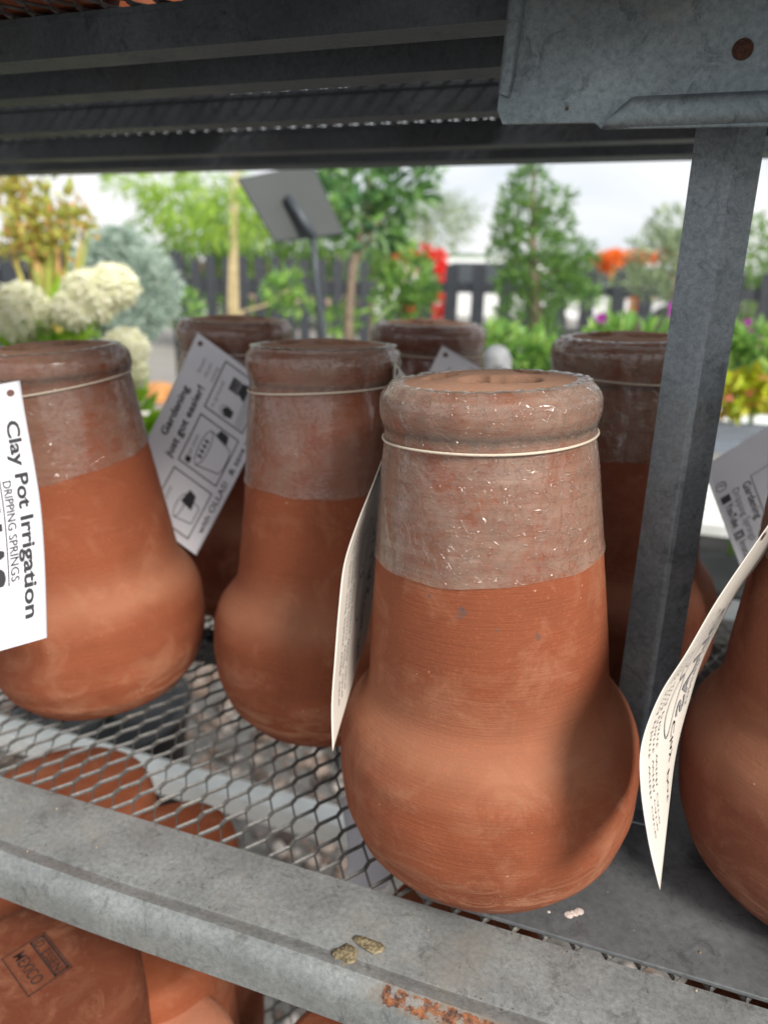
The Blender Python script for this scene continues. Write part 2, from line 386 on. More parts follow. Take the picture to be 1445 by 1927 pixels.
# unseen front leg added to shade the right-hand pot and post; other rack legs
mb = MB(); mb.box((.235, .272, -.78), (.275, .2745, .62)); mb.box((.235, .2745, -.78), (.2375, .312, .62)); mb.build('front_leg', GALVD, rack)
for (u, v) in ((-1.6, .30), (-1.6, .83), (.24, .83)):
    mb = MB(); mb.box((u, v, -.78), (u+.035, v+.0025, .62)); mb.box((u, v+.0025, -.78), (u+.0025, v+.035, .62)); mb.build('rack_leg', GALVD, rack)
# lower shelf
LZ = -.36
diamond_mesh('lower_metal_deck', MESHD, -1.15, .25, .32, .60, LZ, .019, .017, .0014, .0016, rack)
mb = MB(); mb.box((UL, .742, LZ-.030), (UR, .782, LZ+.002)); bevel(mb.build('lower_rear_rail', RAILW, rack), .003)
mb = MB(); mb.box((UL, .262, LZ-.026), (UR, .322, LZ+.001)); bevel(mb.build('lower_front_lip', GALV, rack), .003)

# flat sheet lying on the deck under the right-hand pots
mb = MB(); c = []
for k in range(7):
    a = pi + pi/2*k/6; c.append((-.084+.0095*cos(a), .3385+.0090*sin(a)))
c += [(.42, .3285), (.42, .56), (-.0935, .56)]
c = [(x, y) for x, y in c]
mb.prism(c, 2, -.0012, .0014)
sh = mb.build('galvanised_sheet', GALVS); sh.rotation_euler = (0, 0, RZ); bevel(sh, .0006)
tag(sh, 'flat dark galvanised sheet lying on the mesh deck under the foremost clay pot', 'metal sheet')

# ------------------------------------------------------------------ clay watering pots
PROF = [(0,.042),(.012,.056),(.03,.0680),(.08,.0805),(.15,.0880),(.22,.0900),(.30,.0885),(.345,.0835),(.375,.0770),(.40,.0712),(.43,.0694),
        (.5,.068),(.6,.0652),(.75,.0614),(.85,.0588),(.895,.0572),(.922,.0571),(.934,.0582),(.947,.0592),(.968,.0592),(.986,.0580),(1,.0530)]
LIDM = terracotta('dusty_lid_clay', 17.1, (.30, .165, .105), .2)
TT = np.array([p[0] for p in PROF]); RR = np.array([p[1] for p in PROF])
def radius_fn(dr):
    tt = np.linspace(0, 1, 241); rr = np.interp(tt, TT, RR + dr)
    k = np.hanning(7); k /= k.sum()
    k2 = np.hanning(7); k2 /= k2.sum()
    s = np.convolve(np.pad(rr, 3, mode='edge'), k, 'valid'); s2 = np.convolve(np.pad(rr, 3, mode='edge'), k2, 'valid')
    s = np.where(tt > .85, s2, s); s[0] = rr[0]*.94
    return lambda t: float(np.interp(t, tt, s))
def lathe(fn_pts, n=96, wob=None):
    vs = []; fs = []; m = len(fn_pts)
    for i, (r, z) in enumerate(fn_pts):
        for k in range(n):
            a = 2*pi*k/n; q = wob(i, a, r, z) if wob else (r, z)
            vs.append((q[0]*cos(a), q[0]*sin(a), q[1]))
    for i in range(m-1):
        for k in range(n): fs.append((i*n+k, i*n+(k+1) % n, (i+1)*n+(k+1) % n, (i+1)*n+k))
    return vs, fs
def clay_pot(name, x, y, tx, ty, s, dr, label, off, film_t, film_tilt, cord_tilt, dusty, lidrot=0., group='clay watering pots on the shelf', lift=0., base=(.205,.056,.0235), stains=()):
    H = .294*s; rf = radius_fn(np.array(dr))
    root = empty(name, (x, y, lift), 0, label, 'clay pot', group)
    ax = Vector((tx, ty, 1)).normalized(); e1 = (Vector((1, 0, 0)) - ax*ax.x).normalized(); e2 = ax.cross(e1)
    root.rotation_mode = 'QUATERNION'; root.rotation_quaternion = Matrix((e1, e2, ax)).transposed().to_quaternion()
    mat = terracotta('terracotta_%g' % off, off, base, .85, stains=stains)
    ts = np.concatenate([np.linspace(0, .04, 8), np.linspace(.05, .42, 34), np.linspace(.44, .88, 20), np.linspace(.89, 1, 24)])
    pts = [(0.0005, .003*s), (.03, .002)] + [(rf(t), t*H) for t in ts]
    pts += [(.0510, H+.0002), (.0472, H-.0002), (.0462, H-.0020)]
    ph = off*1.7
    def wob(i, a, r, z): return (r*(1+.004*sin(2*a+ph)+.002*sin(3*a+ph*2)) + .00006*sin(z*420+a), z)
    v, f = lathe(pts, 112, wob); body = link('pot_body', mesh(v, f), mat, root)
    # lid pressed with three curved finger dents
    vs = []; fs = []; nr, na = 40, 130; RL = .0462
    for i in range(nr+1):
        r = RL*i/nr
        for k in range(na):
            a = 2*pi*k/na; px, py = r*cos(a), r*sin(a); h = 0
            for q in range(3):
                qa = lidrot + q*2.1
                for w_ in (-.5, 0., .5):
                    cx, cy = (.024+.004*w_)*cos(qa+w_), (.024+.004*w_)*sin(qa+w_)
                    h = min(h, -.016*math.exp(-(((px-cx)**2+(py-cy)**2)/(.0078**2))**5))
            vs.append((px, py, H+.0006+h+.0044*cos(r/RL*pi/2)))
    for i in range(nr):
        for k in range(na): fs.append((i*na+k, i*na+(k+1) % na, (i+1)*na+(k+1) % na, (i+1)*na+k))
    link('pot_lid', mesh(vs, fs), LIDM, root)
    # shrink film: 0.5 mm outside the clay, puckered over the rim, with a wavy lower hem
    fts = np.concatenate([np.linspace(0, 1, 40)])
    n = 144; vs = []; fs = []; rows = 0
    def hem(a): return film_t*H + film_tilt*cos(a-.4) + .0006*sin(5*a+ph) + .0004*sin(11*a+ph)
    seg = 46
    for i in range(seg+1):
        q = i/seg
        for k in range(n):
            a = 2*pi*k/n; zh = hem(a); z = zh + (H*.995-zh)*(q**.8)
            t = z/H; rr_ = rf(t)
            
            pk = .0004*sin(a*23+ph)*max(0, (t-.9)/.1) + .00025*sin(a*9+z*90)
            rr_ += .0007 + pk + (.0003 if q < .02 else 0)
            rr_ *= (1+.004*sin(2*a+ph)+.002*sin(3*a+ph*2))
            vs.append((rr_*cos(a), rr_*sin(a), z))
    for (r, dz) in ((.0525, .0006), (.0495, .0009), (.0460, .0008), (.0440, .0005)):
        for k in range(n):
            a = 2*pi*k/n; rr_ = r + .0009*sin(a*7+ph) * (1 if r < .05 else .3)
            vs.append((rr_*cos(a), rr_*sin(a), H+dz+.0006*max(0, sin(a*19+ph))*max(0, sin(a-.3)) + .0003*sin(a*31)))
    rows = seg+1+4
    for i in range(rows-1):
        for k in range(n): fs.append((i*n+k, i*n+(k+1) % n, (i+1)*n+(k+1) % n, (i+1)*n+k))
    link('shrink_film', mesh(vs, fs), film('film_%g' % off, off, dusty), root)
    # elastic cord
    mb = MB(); pts = []
    for k in range(73):
        a = 2*pi*k/72; z = .906*H + cord_tilt[0]*cos(a) + cord_tilt[1]*sin(a) + .0003*sin(3*a+ph)
        rr_ = rf(z/H)+.0017; pts.append((rr_*cos(a), rr_*sin(a), z))
    mb.tube(pts, .00068, 8, False); mb.build('elastic_cord', CORD, root, True)
    return root
Z = [0]*22
D = {
 'main': [.0024,.0016,.0007,-.0001,-.0008,-.0012,-.0010,-.0010,-.0008,-.0006,-.0004,-.0003,-.0003,-.0008,-.0016,-.0020,-.0022,-.0022,-.0020,-.0018,-.0018,-.0018],
 'left': [-.001,-.002,-.0025,-.003,-.0027,-.0022,-.0010,.0004,.0016,.0022,.0024,.0018,.0008,-.0006,-.0010,-.0010,-.002,-.002,-.002,-.002,-.002,-.002],
 'second': [.0001,-.0001,-.0006,-.001,-.0012,-.0010,-.0006,-.0001,-.0005,-.001,-.002,-.003,-.0040,-.0044,-.0044,-.0044,-.0044,-.0044,-.0044,-.0044,-.0044,-.0044],
 'right': [.0016,.0006,-.0004,-.0015,-.0020,-.0015,-.0003,.0011,.0019,.0021,.0019,.0015,.0011,.0006,.0003,.0001,0,0,0,0,0,0]}
clay_pot('clay_watering_pot', .070, .386, -.0564, .0215, .9895, D['main'], 'foremost clay pot standing on the flat sheet, dusty film over its rim and neck', 1.3, .690, .0035, (.0006, 0), .43, .6, lift=.0012, stains=((-.020, -.060, .186, .009), (.0165, -.062, .173, .005), (-.004, -.063, .178, .0035), (-.036, -.052, .192, .004)))
clay_pot('clay_watering_pot', -.2332, .5592, -.068, -.0106, .973, D['left'], 'clay watering pot at the left edge with a white card tied in front of it', 4.1, .700, .010, (.0065, 0), .34, 2.1)
clay_pot('clay_watering_pot', -.0414, .5304, -.016, .030, 1.0, D['second'], 'clay pot left of and just behind the foremost pot, pale band below its film', 7.7, .665, -.002, (.003, .0), .27, 1.2)
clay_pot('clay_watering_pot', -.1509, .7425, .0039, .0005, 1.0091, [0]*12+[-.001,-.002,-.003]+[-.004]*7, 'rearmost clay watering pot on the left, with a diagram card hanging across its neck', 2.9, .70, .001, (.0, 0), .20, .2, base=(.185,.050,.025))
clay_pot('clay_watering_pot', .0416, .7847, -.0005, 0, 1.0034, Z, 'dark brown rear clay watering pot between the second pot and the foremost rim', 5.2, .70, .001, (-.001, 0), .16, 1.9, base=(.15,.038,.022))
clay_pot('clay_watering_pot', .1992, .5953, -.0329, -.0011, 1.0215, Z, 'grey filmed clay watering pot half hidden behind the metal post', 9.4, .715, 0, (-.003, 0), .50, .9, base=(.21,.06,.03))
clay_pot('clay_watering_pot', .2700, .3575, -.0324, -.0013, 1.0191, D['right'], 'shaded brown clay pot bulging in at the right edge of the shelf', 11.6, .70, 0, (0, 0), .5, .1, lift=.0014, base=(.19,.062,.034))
# the row goes on past the right edge of the picture
clay_pot('clay_watering_pot', .395, .555, 0, 0, 1.0, Z, 'clay watering pot out of view behind the right-hand pot, holding the social-media card', 13.9, .70, 0, (0, 0), .5, .1)

# ------------------------------------------------------------------ hanging cards
def text_geo(body, size, bold=0., spacing=1.):
    c = bpy.data.curves.new('t', 'FONT'); c.body = body; c.size = size; c.resolution_u = 3; c.offset = bold; c.space_character = spacing
    o = bpy.data.objects.new('t', c); COL.objects.link(o)
    dg = bpy.context.evaluated_depsgraph_get(); dg.update()
    me = bpy.data.meshes.new_from_object(o.evaluated_get(dg))
    v = [(p.co.x, p.co.y) for p in me.vertices]; f = [tuple(p.vertices) for p in me.polygons]
    bpy.data.objects.remove(o); bpy.data.curves.remove(c); bpy.data.meshes.remove(me)
    return v, f
class Print:                                   # flat print gathered in card coordinates, x 0..LW along the long side, y 0..LH
    def __init__(s): s.v = []; s.f = []
    def _add(s, v, f):
        n = len(s.v); s.v += v; s.f += [tuple(i+n for i in q) for q in f]
    def text(s, body, x, y, w=None, h=.01, bold=0., rot=0.):
        v, f = text_geo(body, 1., bold); 
        if not v: return
        x0 = min(p[0] for p in v); x1 = max(p[0] for p in v); y1 = .7
        sx = (w/(x1-x0)) if w else h/y1; sy = h/y1
        cr, sr = cos(rot), sin(rot)
        v = [((p[0]-x0)*sx, p[1]*sy) for p in v]; v = [(x+a*cr-b*sr, y+a*sr+b*cr) for a, b in v]; s._add(v, f)
    def rect(s, x0, y0, x1, y1):
        k = max(1, int((x1-x0)/.006)); v = []; f = []
        for i in range(k+1):
            xx = x0+(x1-x0)*i/k; v += [(xx, y0), (xx, y1)]
            if i: f.append((2*i-2, 2*i, 2*i+1, 2*i-1))
        s._add(v, f)
    def frame(s, x0, y0, x1, y1, w=.0008):
        s.rect(x0, y0, x1, y0+w); s.rect(x0, y1-w, x1, y1); s.rect(x0, y0, x0+w, y1); s.rect(x1-w, y0, x1, y1)
    def poly(s, pts): s._add(list(pts), [tuple(range(len(pts)))])
    def ring(s, cx, cy, rx, ry, w=.0008, n=28, a0=0, a1=2*pi):
        v = []; f = []
        for i in range(n+1):
            a = a0+(a1-a0)*i/n; v += [(cx+rx*cos(a), cy+ry*sin(a)), (cx+(rx-w)*cos(a), cy+(ry-w)*sin(a))]
            if i: f.append((2*i-2, 2*i, 2*i+1, 2*i-1))
        s._add(v, f)
    def line(s, x0, y0, x1, y1, w=.0006):
        d = math.hypot(x1-x0, y1-y0); nx, ny = -(y1-y0)/d*w/2, (x1-x0)/d*w/2
        s._add([(x0+nx, y0+ny), (x1+nx, y1+ny), (x1-nx, y1-ny), (x0-nx, y0-ny)], [(0, 1, 2, 3)])
LW, LH = .17, .095
def front_print():
    p = Print(); g = Print()
    p.text('Clay Pot Irrigation', .026, .0812, .130, .0085, .03)
    p.text('DRIPPING SPRINGS', .066, .0722, .066, .0056, .014)
    p.rect(.048, .0700, .134, .0709)
    p.text('OLLAS', .060, .0500, .074, .0175, .05)
    p.rect(.044, .0660, .058, .0674); p.rect(.0502, .056, .0516, .0660)
    p.ring(.040, .045, .016, .020, .0012); p.ring(.040, .045, .011, .014, .0008)
    for k in range(4): g.text('water deep and plant with care', .020, .030-.006*k, .12-.01*k, .0028)
    return p, g
def faint_print():
    p = Print(); g = Print()
    for k in range(3): g.text('water deep and plant with care', .050, .080-.0065*k, .105, .0034)
    g.ring(.075, .052, .020, .010, .0012); g.ring(.075, .052, .013, .006, .0009); g.ring(.108, .050, .016, .009, .0012)
    g.text('OLLAS', .060, .022, .060, .014, .02); g.text('DRIPPING SPRINGS', .060, .013, .060, .0050)
    p.text('Clay Pot', .120, .034, .040, .0070)
    return p, g
def back_print():
    p = Print(); g = Print()
    p.text('Gardening', .072, .0790, .050, .0074, .022); p.text('just got easier!', .058, .0655, .072, .0074, .022)
    for k, t in enumerate(('Simple', 'clay pot', 'watering')): g.text(t, .139, .076-.0075*k, .015, .0036)
    for (x0, x1, t) in ((.116, .164, 'in ground'), (.061, .109, 'large pots'), (.007, .054, 'small pots')):
        p.frame(x0, .0135, x1, .0585, .0011); g.text(t, x0+.004, .0500, .026, .0040)
    # in ground: buried pot, plant and soil lines
    p.poly([(.121, .030), (.128, .030), (.129, .037), (.126, .041), (.123, .041), (.120, .037)]); p.ring(.1245, .038, .005, .006, .0005)
    for k in range(4): p.poly([(.1435+.0032*k, .033), (.1455+.0032*k, .033), (.1465+.0032*k, .044), (.1435+.0032*k, .045)])
    p.poly([(.141, .026), (.158, .026), (.155, .034), (.145, .034)])
    for k in range(5): g.line(.118, .024-.0018*k, .162, .0265-.0018*k, .0005)
    g.text('16 inches', .136, .0150, .02, .0032)
    # planters drawn as a pot with an ellipse rim
    p.ring(.084, .041, .0175, .0055, .0008); p.line(.0665, .041, .072, .0175, .0008); p.line(.1015, .041, .096, .0175, .0008); p.ring(.084, .0178, .012, .003, .0008, 14, pi, 2*pi)
    for k in range(4): p.poly([(.074+.005*k, .039), (.077+.005*k, .039), (.0765+.005*k, .0435), (.0745+.005*k, .043)])
    p.poly([(.098, .022), (.106, .024), (.107, .033), (.100, .036)]); p.poly([(.064, .047), (.070, .047), (.0695, .053), (.0645, .052)])
    p.ring(.028, .036, .0115, .004, .0008); p.line(.0165, .036, .020, .018, .0008); p.line(.0395, .036, .036, .018, .0008); p.line(.02, .018, .036, .018, .0008)
    p.poly([(.030, .024), (.043, .026), (.045, .034), (.032, .037)])
    p.text('with OLLAS!', .018, .0045, .052, .0055, .012); p.text('& save water', .078, .0045, .056, .0055, .012)
    return p, g
def social_print():
    p = Print(); g = Print()
    g.frame(.034, .031, .160, .090, .0008)
    p.ring(.028, .0075, .0045, .0045, .0006); p.text('f', .0265, .0055, None, .005)
    p.poly([(.038, .004), (.045, .004), (.045, .0115), (.038, .0115)]); p.text('YouTube', .047, .0055, .024, .0058, .012)
    p.frame(.076, .004, .083, .0112, .0010); p.ring(.0795, .0076, .0021, .0021, .0007); p.text('Instagram', .086, .0055, .034, .0055)
    p.text('Gardening', .037, .0235, .038, .0062, .008); g.text('Dripping Springs', .037, .0145, .054, .0055)
    p.ring(.056, .052, .011, .011, .0014)
    for k in range(4): p.poly([(.075+.005*k, .06), (.078+.005*k, .06), (.0795+.005*k, .080), (.076+.005*k, .082)])
    return p, g
def card(name, label, edgeA, edgeB, printer, label_print=None, hole=True, flip=False, mat=PAPER, group='printed cards hanging from the pots', nA=84, back=None):
    """edgeA: curve of points along the long side with the top of the text, edgeB: the opposite long side; both start at x = 0"""
    def cr(P, t):
        n = len(P)-1; x = t*n; i = min(int(x), n-1); f = x-i
        p0, p1, p2, p3 = P[max(i-1, 0)], P[i], P[i+1], P[min(i+2, n)]
        return .5*((2*p1) + (p2-p0)*f + (2*p0-5*p1+4*p2-p3)*f*f + (3*p1-p0-3*p2+p3)*f**3)
    def resample(P):
        q = [cr(P, k/160) for k in range(161)]; L = [0]
        for a, b in zip(q, q[1:]): L.append(L[-1]+(b-a).length)
        return lambda t: q[min(160, max(0, int(np.searchsorted(L, t*L[-1]))))] if t <= 0 or t >= 1 else (
            lambda i: q[i-1].lerp(q[i], (t*L[-1]-L[i-1])/max(1e-9, L[i]-L[i-1])))(int(np.searchsorted(L, t*L[-1])))
    A = resample([Vector(p) for p in edgeA]); B = resample([Vector(p) for p in edgeB])
    def P(x, y):
        return A(min(1, max(0, x/LW))).lerp(B(min(1, max(0, x/LW))), 1-y/LH)
    def nrm(x, y):
        e = .002; x = min(LW-e, max(e, x)); y = min(LH-e, max(e, y))
        n = (P(x+e, y)-P(x-e, y)).cross(P(x, y+e)-P(x, y-e)).normalized()
        return -n if flip else n
    org = P(LW/2, LH/2)
    root = empty(name, org, 0, label, 'hanging card', group)
    nx, ny = nA, 28; vs = []; fs = []; T = .00035
    hx, hy = (.0075, LH-.0075) if hole else (9, 9)
    if printer is back_print: hx = LW-.0075
    for side in (1, -1):
        for i in range(nx+1):
            for j in range(ny+1):
                x, y = LW*i/nx, LH*j/ny
                vs.append(P(x, y) + nrm(x, y)*T*side*.5 - org)
    m = (nx+1)*(ny+1)
    def qd(i, j): return (i*(ny+1)+j, (i+1)*(ny+1)+j, (i+1)*(ny+1)+j+1, i*(ny+1)+j+1)
    for i in range(nx):
        for j in range(ny):
            q = qd(i, j); fs.append(q if not flip else q[::-1]); q2 = tuple(k+m for k in q); fs.append(q2[::-1] if not flip else q2)
    rim = [i*(ny+1) for i in range(nx+1)] + [nx*(ny+1)+j for j in range(1, ny+1)] + [i*(ny+1)+ny for i in range(nx-1, -1, -1)] + [j for j in range(ny-1, 0, -1)]
    for a, b in zip(rim, rim[1:]+rim[:1]): fs.append((a, b, b+m, a+m))
    link('card_sheet', mesh(vs, fs), mat, root)
    for pr, side, mt in ([(q, 1, mm) for q, mm in zip(printer(), (INK, INKG))] + ([(q, -1, mm) for q, mm in zip(back(), (INK, INKG))] if back else [])):
        if not pr.v: continue
        vv = []
        for (x, y) in pr.v:
            xx = x if side > 0 else LW-x
            vv.append(P(xx, y) + nrm(xx, y)*side*(T*.5+.0004) - org)
        link('card_print', mesh(vv, pr.f, False), mt, root)
    if hole:                                   # eyelet: dark punched hole with the cord knot through it
        c = P(hx, hy); nn = nrm(hx, hy); t1 = (P(hx+.002, hy)-P(hx-.002, hy)).normalized(); t2 = nn.cross(t1)
        for sd_ in ((1, -1) if back or True else (1,)):
            v = [c + nn*sd_*(T*.5+.0005) + (t1*cos(a)+t2*sin(a))*.0024 - org for a in np.linspace(0, 2*pi, 20, endpoint=False)]
            link('punched_hole', mesh(v, [tuple(range(20))], False), HOLE, root)
    return root
HOLE = simple('hole_shadow_clay', (.12, .06, .045), .8, .1, 10)
# left card, front side to the camera, text running downwards
eA = [at(38,716,.487), at(50,790,.482), at(68,890,.472), at(78,960,.462), at(85,1060,.450), at(89,1200,.438)]
eB = [at(-225,765,.470), at(-215,840,.464), at(-200,950,.456), at(-188,1030,.450), at(-180,1130,.440), at(-175,1275,.428)]
card('hanging_card', 'white card with large black lettering tied to the pot at the left edge', eA, eB, front_print)
# rear left card, diagram side, text running upwards
eA = [at(217,932,.655), at(290,800,.665), at(372,625,.672)]
eB = [at(370,1045,.640), at(446,900,.648), at(525,738,.662)]
card('hanging_card', 'slanted white card with three little planting diagrams, hanging behind the second pot', eA, eB, back_print)
# card of the second pot: only a corner shows beside the foremost rim
eA = [at(742,680,.50), at(738,800,.50), at(735,1010,.49)]
eB = [at(790,740,.575), at(800,840,.57), at(800,1050,.56)]
card('hanging_card', 'white card squeezed between the second pot and the foremost pot, only its corner showing', eA, eB, front_print, mat=PAPERW)
# card of the rear middle pot
eA = [at(772,770,.715), at(800,715,.708), at(833,650,.705)]
eB = [at(915,905,.70), at(940,840,.695), at(960,735,.70)]
eA = [at(695,910,.690), at(765,780,.70), at(832,650,.705)]
eB = [at(840,1000,.68), at(910,860,.69), at(985,738,.70)]
card('hanging_card', 'pale card on the dark rear pot, its punched corner pointing up behind the foremost rim', eA, eB, back_print)
# foremost pot's card, seen almost edge on
eA = [at(729,838,.405), at(704,905,.402), at(672,985,.400), at(648,1060,.398), at(638,1140,.396), at(630,1240,.395), at(624,1330,.396), at(626,1414,.397)]
eB = [at(752,805,.475), at(744,860,.480), at(735,920,.485), at(725,980,.490), at(716,1035,.492), at(708,1090,.492), at(698,1150,.490), at(690,1195,.485)]
card('hanging_card', 'curled card seen nearly edge on, hanging down the left side of the foremost pot', eA, eB, faint_print, flip=True, mat=PAPERW)
# card of the right-hand pot, curled in an S
eA = [at(1447,985,.345), at(1405,1045,.342), at(1345,1135,.338), at(1290,1230,.332), at(1240,1310,.328), at(1207,1400,.324), at(1205,1480,.322), at(1220,1585,.322), at(1241,1674,.323)]
eB = [at(1500,960,.40), at(1452,1030,.40), at(1392,1105,.40), at(1350,1180,.40), at(1318,1250,.395), at(1296,1320,.39), at(1278,1385,.385), at(1268,1435,.38), at(1262,1480,.375)]
card('hanging_card', 'long curled card with its sharp lower tip pointing down beside the right-hand pot', eA, eB, faint_print, flip=True, mat=PAPERW)
# shaded card behind the right-hand pot, text running down to the right
eA = [at(1358,800,.56), at(1352,870,.56), at(1345,905,.56), at(1372,1010,.553), at(1410,1110,.545)]
eB = [at(1322,878,.56), at(1350,955,.555), at(1392,1065,.548), at(1438,1180,.54)]
eA = [at(1528,750,.56), at(1555,830,.555), at(1597,940,.548), at(1643,1055,.54)]
card('hanging_card', 'shaded card with social-media icons behind the right-hand pot, next to the post', eA, eB, social_print, hole=False)

# ------------------------------------------------------------------ flower pots below and above
FP = terracotta('flower_pot_clay', 21.3, (.21, .056, .022), .3)
FP2 = terracotta('flower_pot_clay_pale', 31.3, (.38, .15, .085), .2)
def flower_pot(name, u, v, z, r, label, mat=FP, h=.20, group='upturned terracotta flower pots', stamp=False, upright=False, grow=1.38):
    root = empty(name, uv(u, v, z), RZ, label, 'flower pot', group)
    pts = [(.0004, 0), (r*.35, .0), (r*.80, 0), (r*.90, -.0015), (r*.965, -.006), (r, -.014)]
    for k in range(1, 9): pts.append((r+(r*grow-r)*k/8*.8, -.014-(h*.78)*k/8))
    rb = r+(r*grow-r)*.8
    pts += [(rb+.009, -h*.80-.010), (rb+.011, -h*.84-.012), (rb+.011, -h-.01), (rb+.006, -h-.013), (rb-.004, -h-.010), (rb-.02, -h*.8)]
    if upright: pts = [(a, -b) for a, b in pts]
    v_, f_ = lathe(pts, 72); link('pot_body', mesh(v_, f_), mat, root)
    return root
def lvl(x, y, z):
    p = at(x, y, 1.); k = (z-CP.z)/(p.z-CP.z); p = CP+(p-CP)*k; return p.dot(U), p.dot(V), z
FP3 = terracotta('flower_pot_clay_deep', 41.3, (.11, .029, .012), .35)  # darker copy of the clay: shade under the front lip put into its colour
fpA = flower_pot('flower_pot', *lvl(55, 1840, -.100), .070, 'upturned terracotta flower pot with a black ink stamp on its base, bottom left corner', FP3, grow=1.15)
# ink stamp pressed on the base of that pot
pr = Print(); pr.frame(-.0235, -.017, .0235, .017, .0008); pr.frame(-.0215, .004, .0215, .0155, .0016)
pr.text('D. ESSEN', -.018, .0060, .036, .0070, .004); pr.text('MEXICO', -.0185, -.0105, .036, .0090, .004)
STI = simple('stamp_ink', (.022, .009, .007), .8, .5, 300)
ang = R(-22)
vv = [(.86*(x*cos(ang)-y*sin(ang)), .86*(x*sin(ang)+y*cos(ang)), .0006) for x, y in pr.v]
st = link('ink_stamp', mesh(vv, pr.f, False), STI, fpA); st.location = (-.003, .010, 0)
flower_pot('flower_pot', *lvl(282, 1762, -.145), .058, 'dark upturned flower pot just behind the stamped one, under the front lip', grow=1.2)
flower_pot('flower_pot', *lvl(268, 2000, -.165), .066, 'pale pinkish terracotta pot low beside the stamped one, bottom edge', FP2, h=.17)
flower_pot('flower_pot', *lvl(655, 1985, -.150), .048, 'red-brown terracotta pot under the rusty stretch of the front lip', grow=1.15)
flower_pot('flower_pot', *lvl(120, 1490, -.090), .074, 'upturned flower pot under the mesh below the left-hand pot')
flower_pot('flower_pot', *lvl(330, 1575, -.100), .050, 'upturned flower pot under the mesh, right of the one below the left-hand pot', grow=1.15)
flower_pot('flower_pot', *lvl(868, 1735, -.075), .056, 'upturned flower pot glimpsed under the edge of the flat sheet', grow=1.15)
flower_pot('flower_pot', *lvl(1450, 1930, -.065), .050, 'upturned flower pot under the right end of the flat sheet', grow=1.15)
# a card lying against the pot under the foremost one
eA = [at(640,1500,.62), at(655,1600,.575), at(640,1690,.545)]
eB = [at(770,1470,.60), at(765,1590,.56), at(725,1672,.53)]
card('hanging_card', 'lavender-tinted card seen through the mesh left of the foremost pot foot', eA, eB, social_print, hole=False)
UPL = ['terracotta pot at the far left end of the upper shelf', 'second terracotta pot from the left end of the upper shelf', 'terracotta pot glimpsed through the upper mesh at the very top left',
       'terracotta pot on the upper mesh, above the left-hand clay watering pot', 'terracotta pot on the upper mesh, above the second clay watering pot', 'terracotta pot on the upper mesh, just left of the corner plate',
       'terracotta pot on the upper mesh, right behind the corner plate', 'terracotta pot on the upper mesh, right of the post', 'terracotta pot on the upper mesh at its right end',
       'rear-row terracotta pot on the upper shelf, above the hydrangea', 'rear-row terracotta pot on the upper shelf, above the diagram card', 'rear-row terracotta pot on the upper shelf, above the dark rear pot', 'rear-row terracotta pot on the upper shelf, above the pot behind the post']
for k, (u, v) in enumerate(((-.88, .375), (-.71, .375), (-.545, .375), (-.38, .38), (-.215, .375), (-.05, .375), (.115, .375), (.28, .375), (.45, .375), (-.8, .70), (-.5, .70), (-.2, .70), (.1, .70))):  # only the top-left pots show; the rest are added to block sun and sky
    flower_pot('flower_pot', u, v, .4855, .076, UPL[k], FP, group='terracotta pots on the upper shelf', upright=True)

ph_ = (1+5**.5)/2
ico = bmesh.new(); bmesh.ops.create_icosphere(ico, subdivisions=1, radius=1.)
iv = np.array([v.co[:] for v in ico.verts]); iff = [tuple(v.index for v in f.verts) for f in ico.faces]; ico.free()
# two curled flakes lying on the front lip
FL = simple('dry_leaf', (.16, .13, .075), .6, .7, 500, bump=.0008)
for (x, y, dd, s, rz_, lb) in ((650, 1800, .405, .0075, .4, 'curled tan dry leaf scrap on the front lip, the left one of two'), (697, 1781, .412, .0078, -.5, 'flat tan dry leaf scrap on the front lip, the right one of two')):
    p = at(x, y, dd); k = (0.0-CP.z)/(p.z-CP.z); p = CP + (p-CP)*k
    vs = [(0, 0, .0002)]; n = 11; rr = [.8+.35*random.random() for _ in range(n)]
    for q in (.5, 1.):
        for i in range(n):
            a = 2*pi*i/n; vs.append((s*q*rr[i]*cos(a)*(1 if rz_ > 0 else 1.25), s*q*rr[i]*sin(a)*.95*(1 if rz_ > 0 else .55), .0002+(q**3)*.0005*(1+.8*sin(3*a))))
    fs = [(0, 1+i, 1+(i+1) % n) for i in range(n)] + [(1+i, 1+n+i, 1+n+(i+1) % n, 1+(i+1) % n) for i in range(n)]
    o = link('leaf_scrap', mesh(vs, fs), FL); o.location = p + Vector((0, 0, .0005)); o.rotation_euler = (0, 0, rz_)
    o.modifiers.new('s', 'SOLIDIFY').thickness = .0003
    tag(o, lb, 'dry leaf', 'dry leaf scraps on the lip')
GR = leafmat('grit_grain', [(.05, .035, .025), (.16, .11, .07), (.30, .25, .19), (.10, .08, .06)], .9, 0.)
vs = []; fs = []
for k in range(420):
    on_lip = rng.random() < .62
    u = rng.uniform(-.46, .22); v = rng.uniform(.270, .323) if on_lip else rng.uniform(.333, .43); z = .0002 if on_lip else .0016
    if not on_lip and u < -.07: continue
    if on_lip and rng.random() < .5: v = rng.choice([.2785, .3225]) + rng.normal(0, .0012)
    p = uv(u, min(v, .3238) if on_lip else v, z); r = rng.uniform(.00018, .00055)*(1 if rng.random() < .93 else 1.9)
    q = iv*r*rng.uniform(.6, 1.3, 3); n = len(vs); vs += [(a_+p.x, b_+p.y, c_+p.z) for a_, b_, c_ in q.tolist()]; fs += [(a_+n, b_+n, c_+n) for a_, b_, c_ in iff]
o = link('soil_grit', mesh(vs, fs), GR); tag(o, 'scattered soil crumbs and grit on the front lip and the flat sheet', None, kind='stuff')
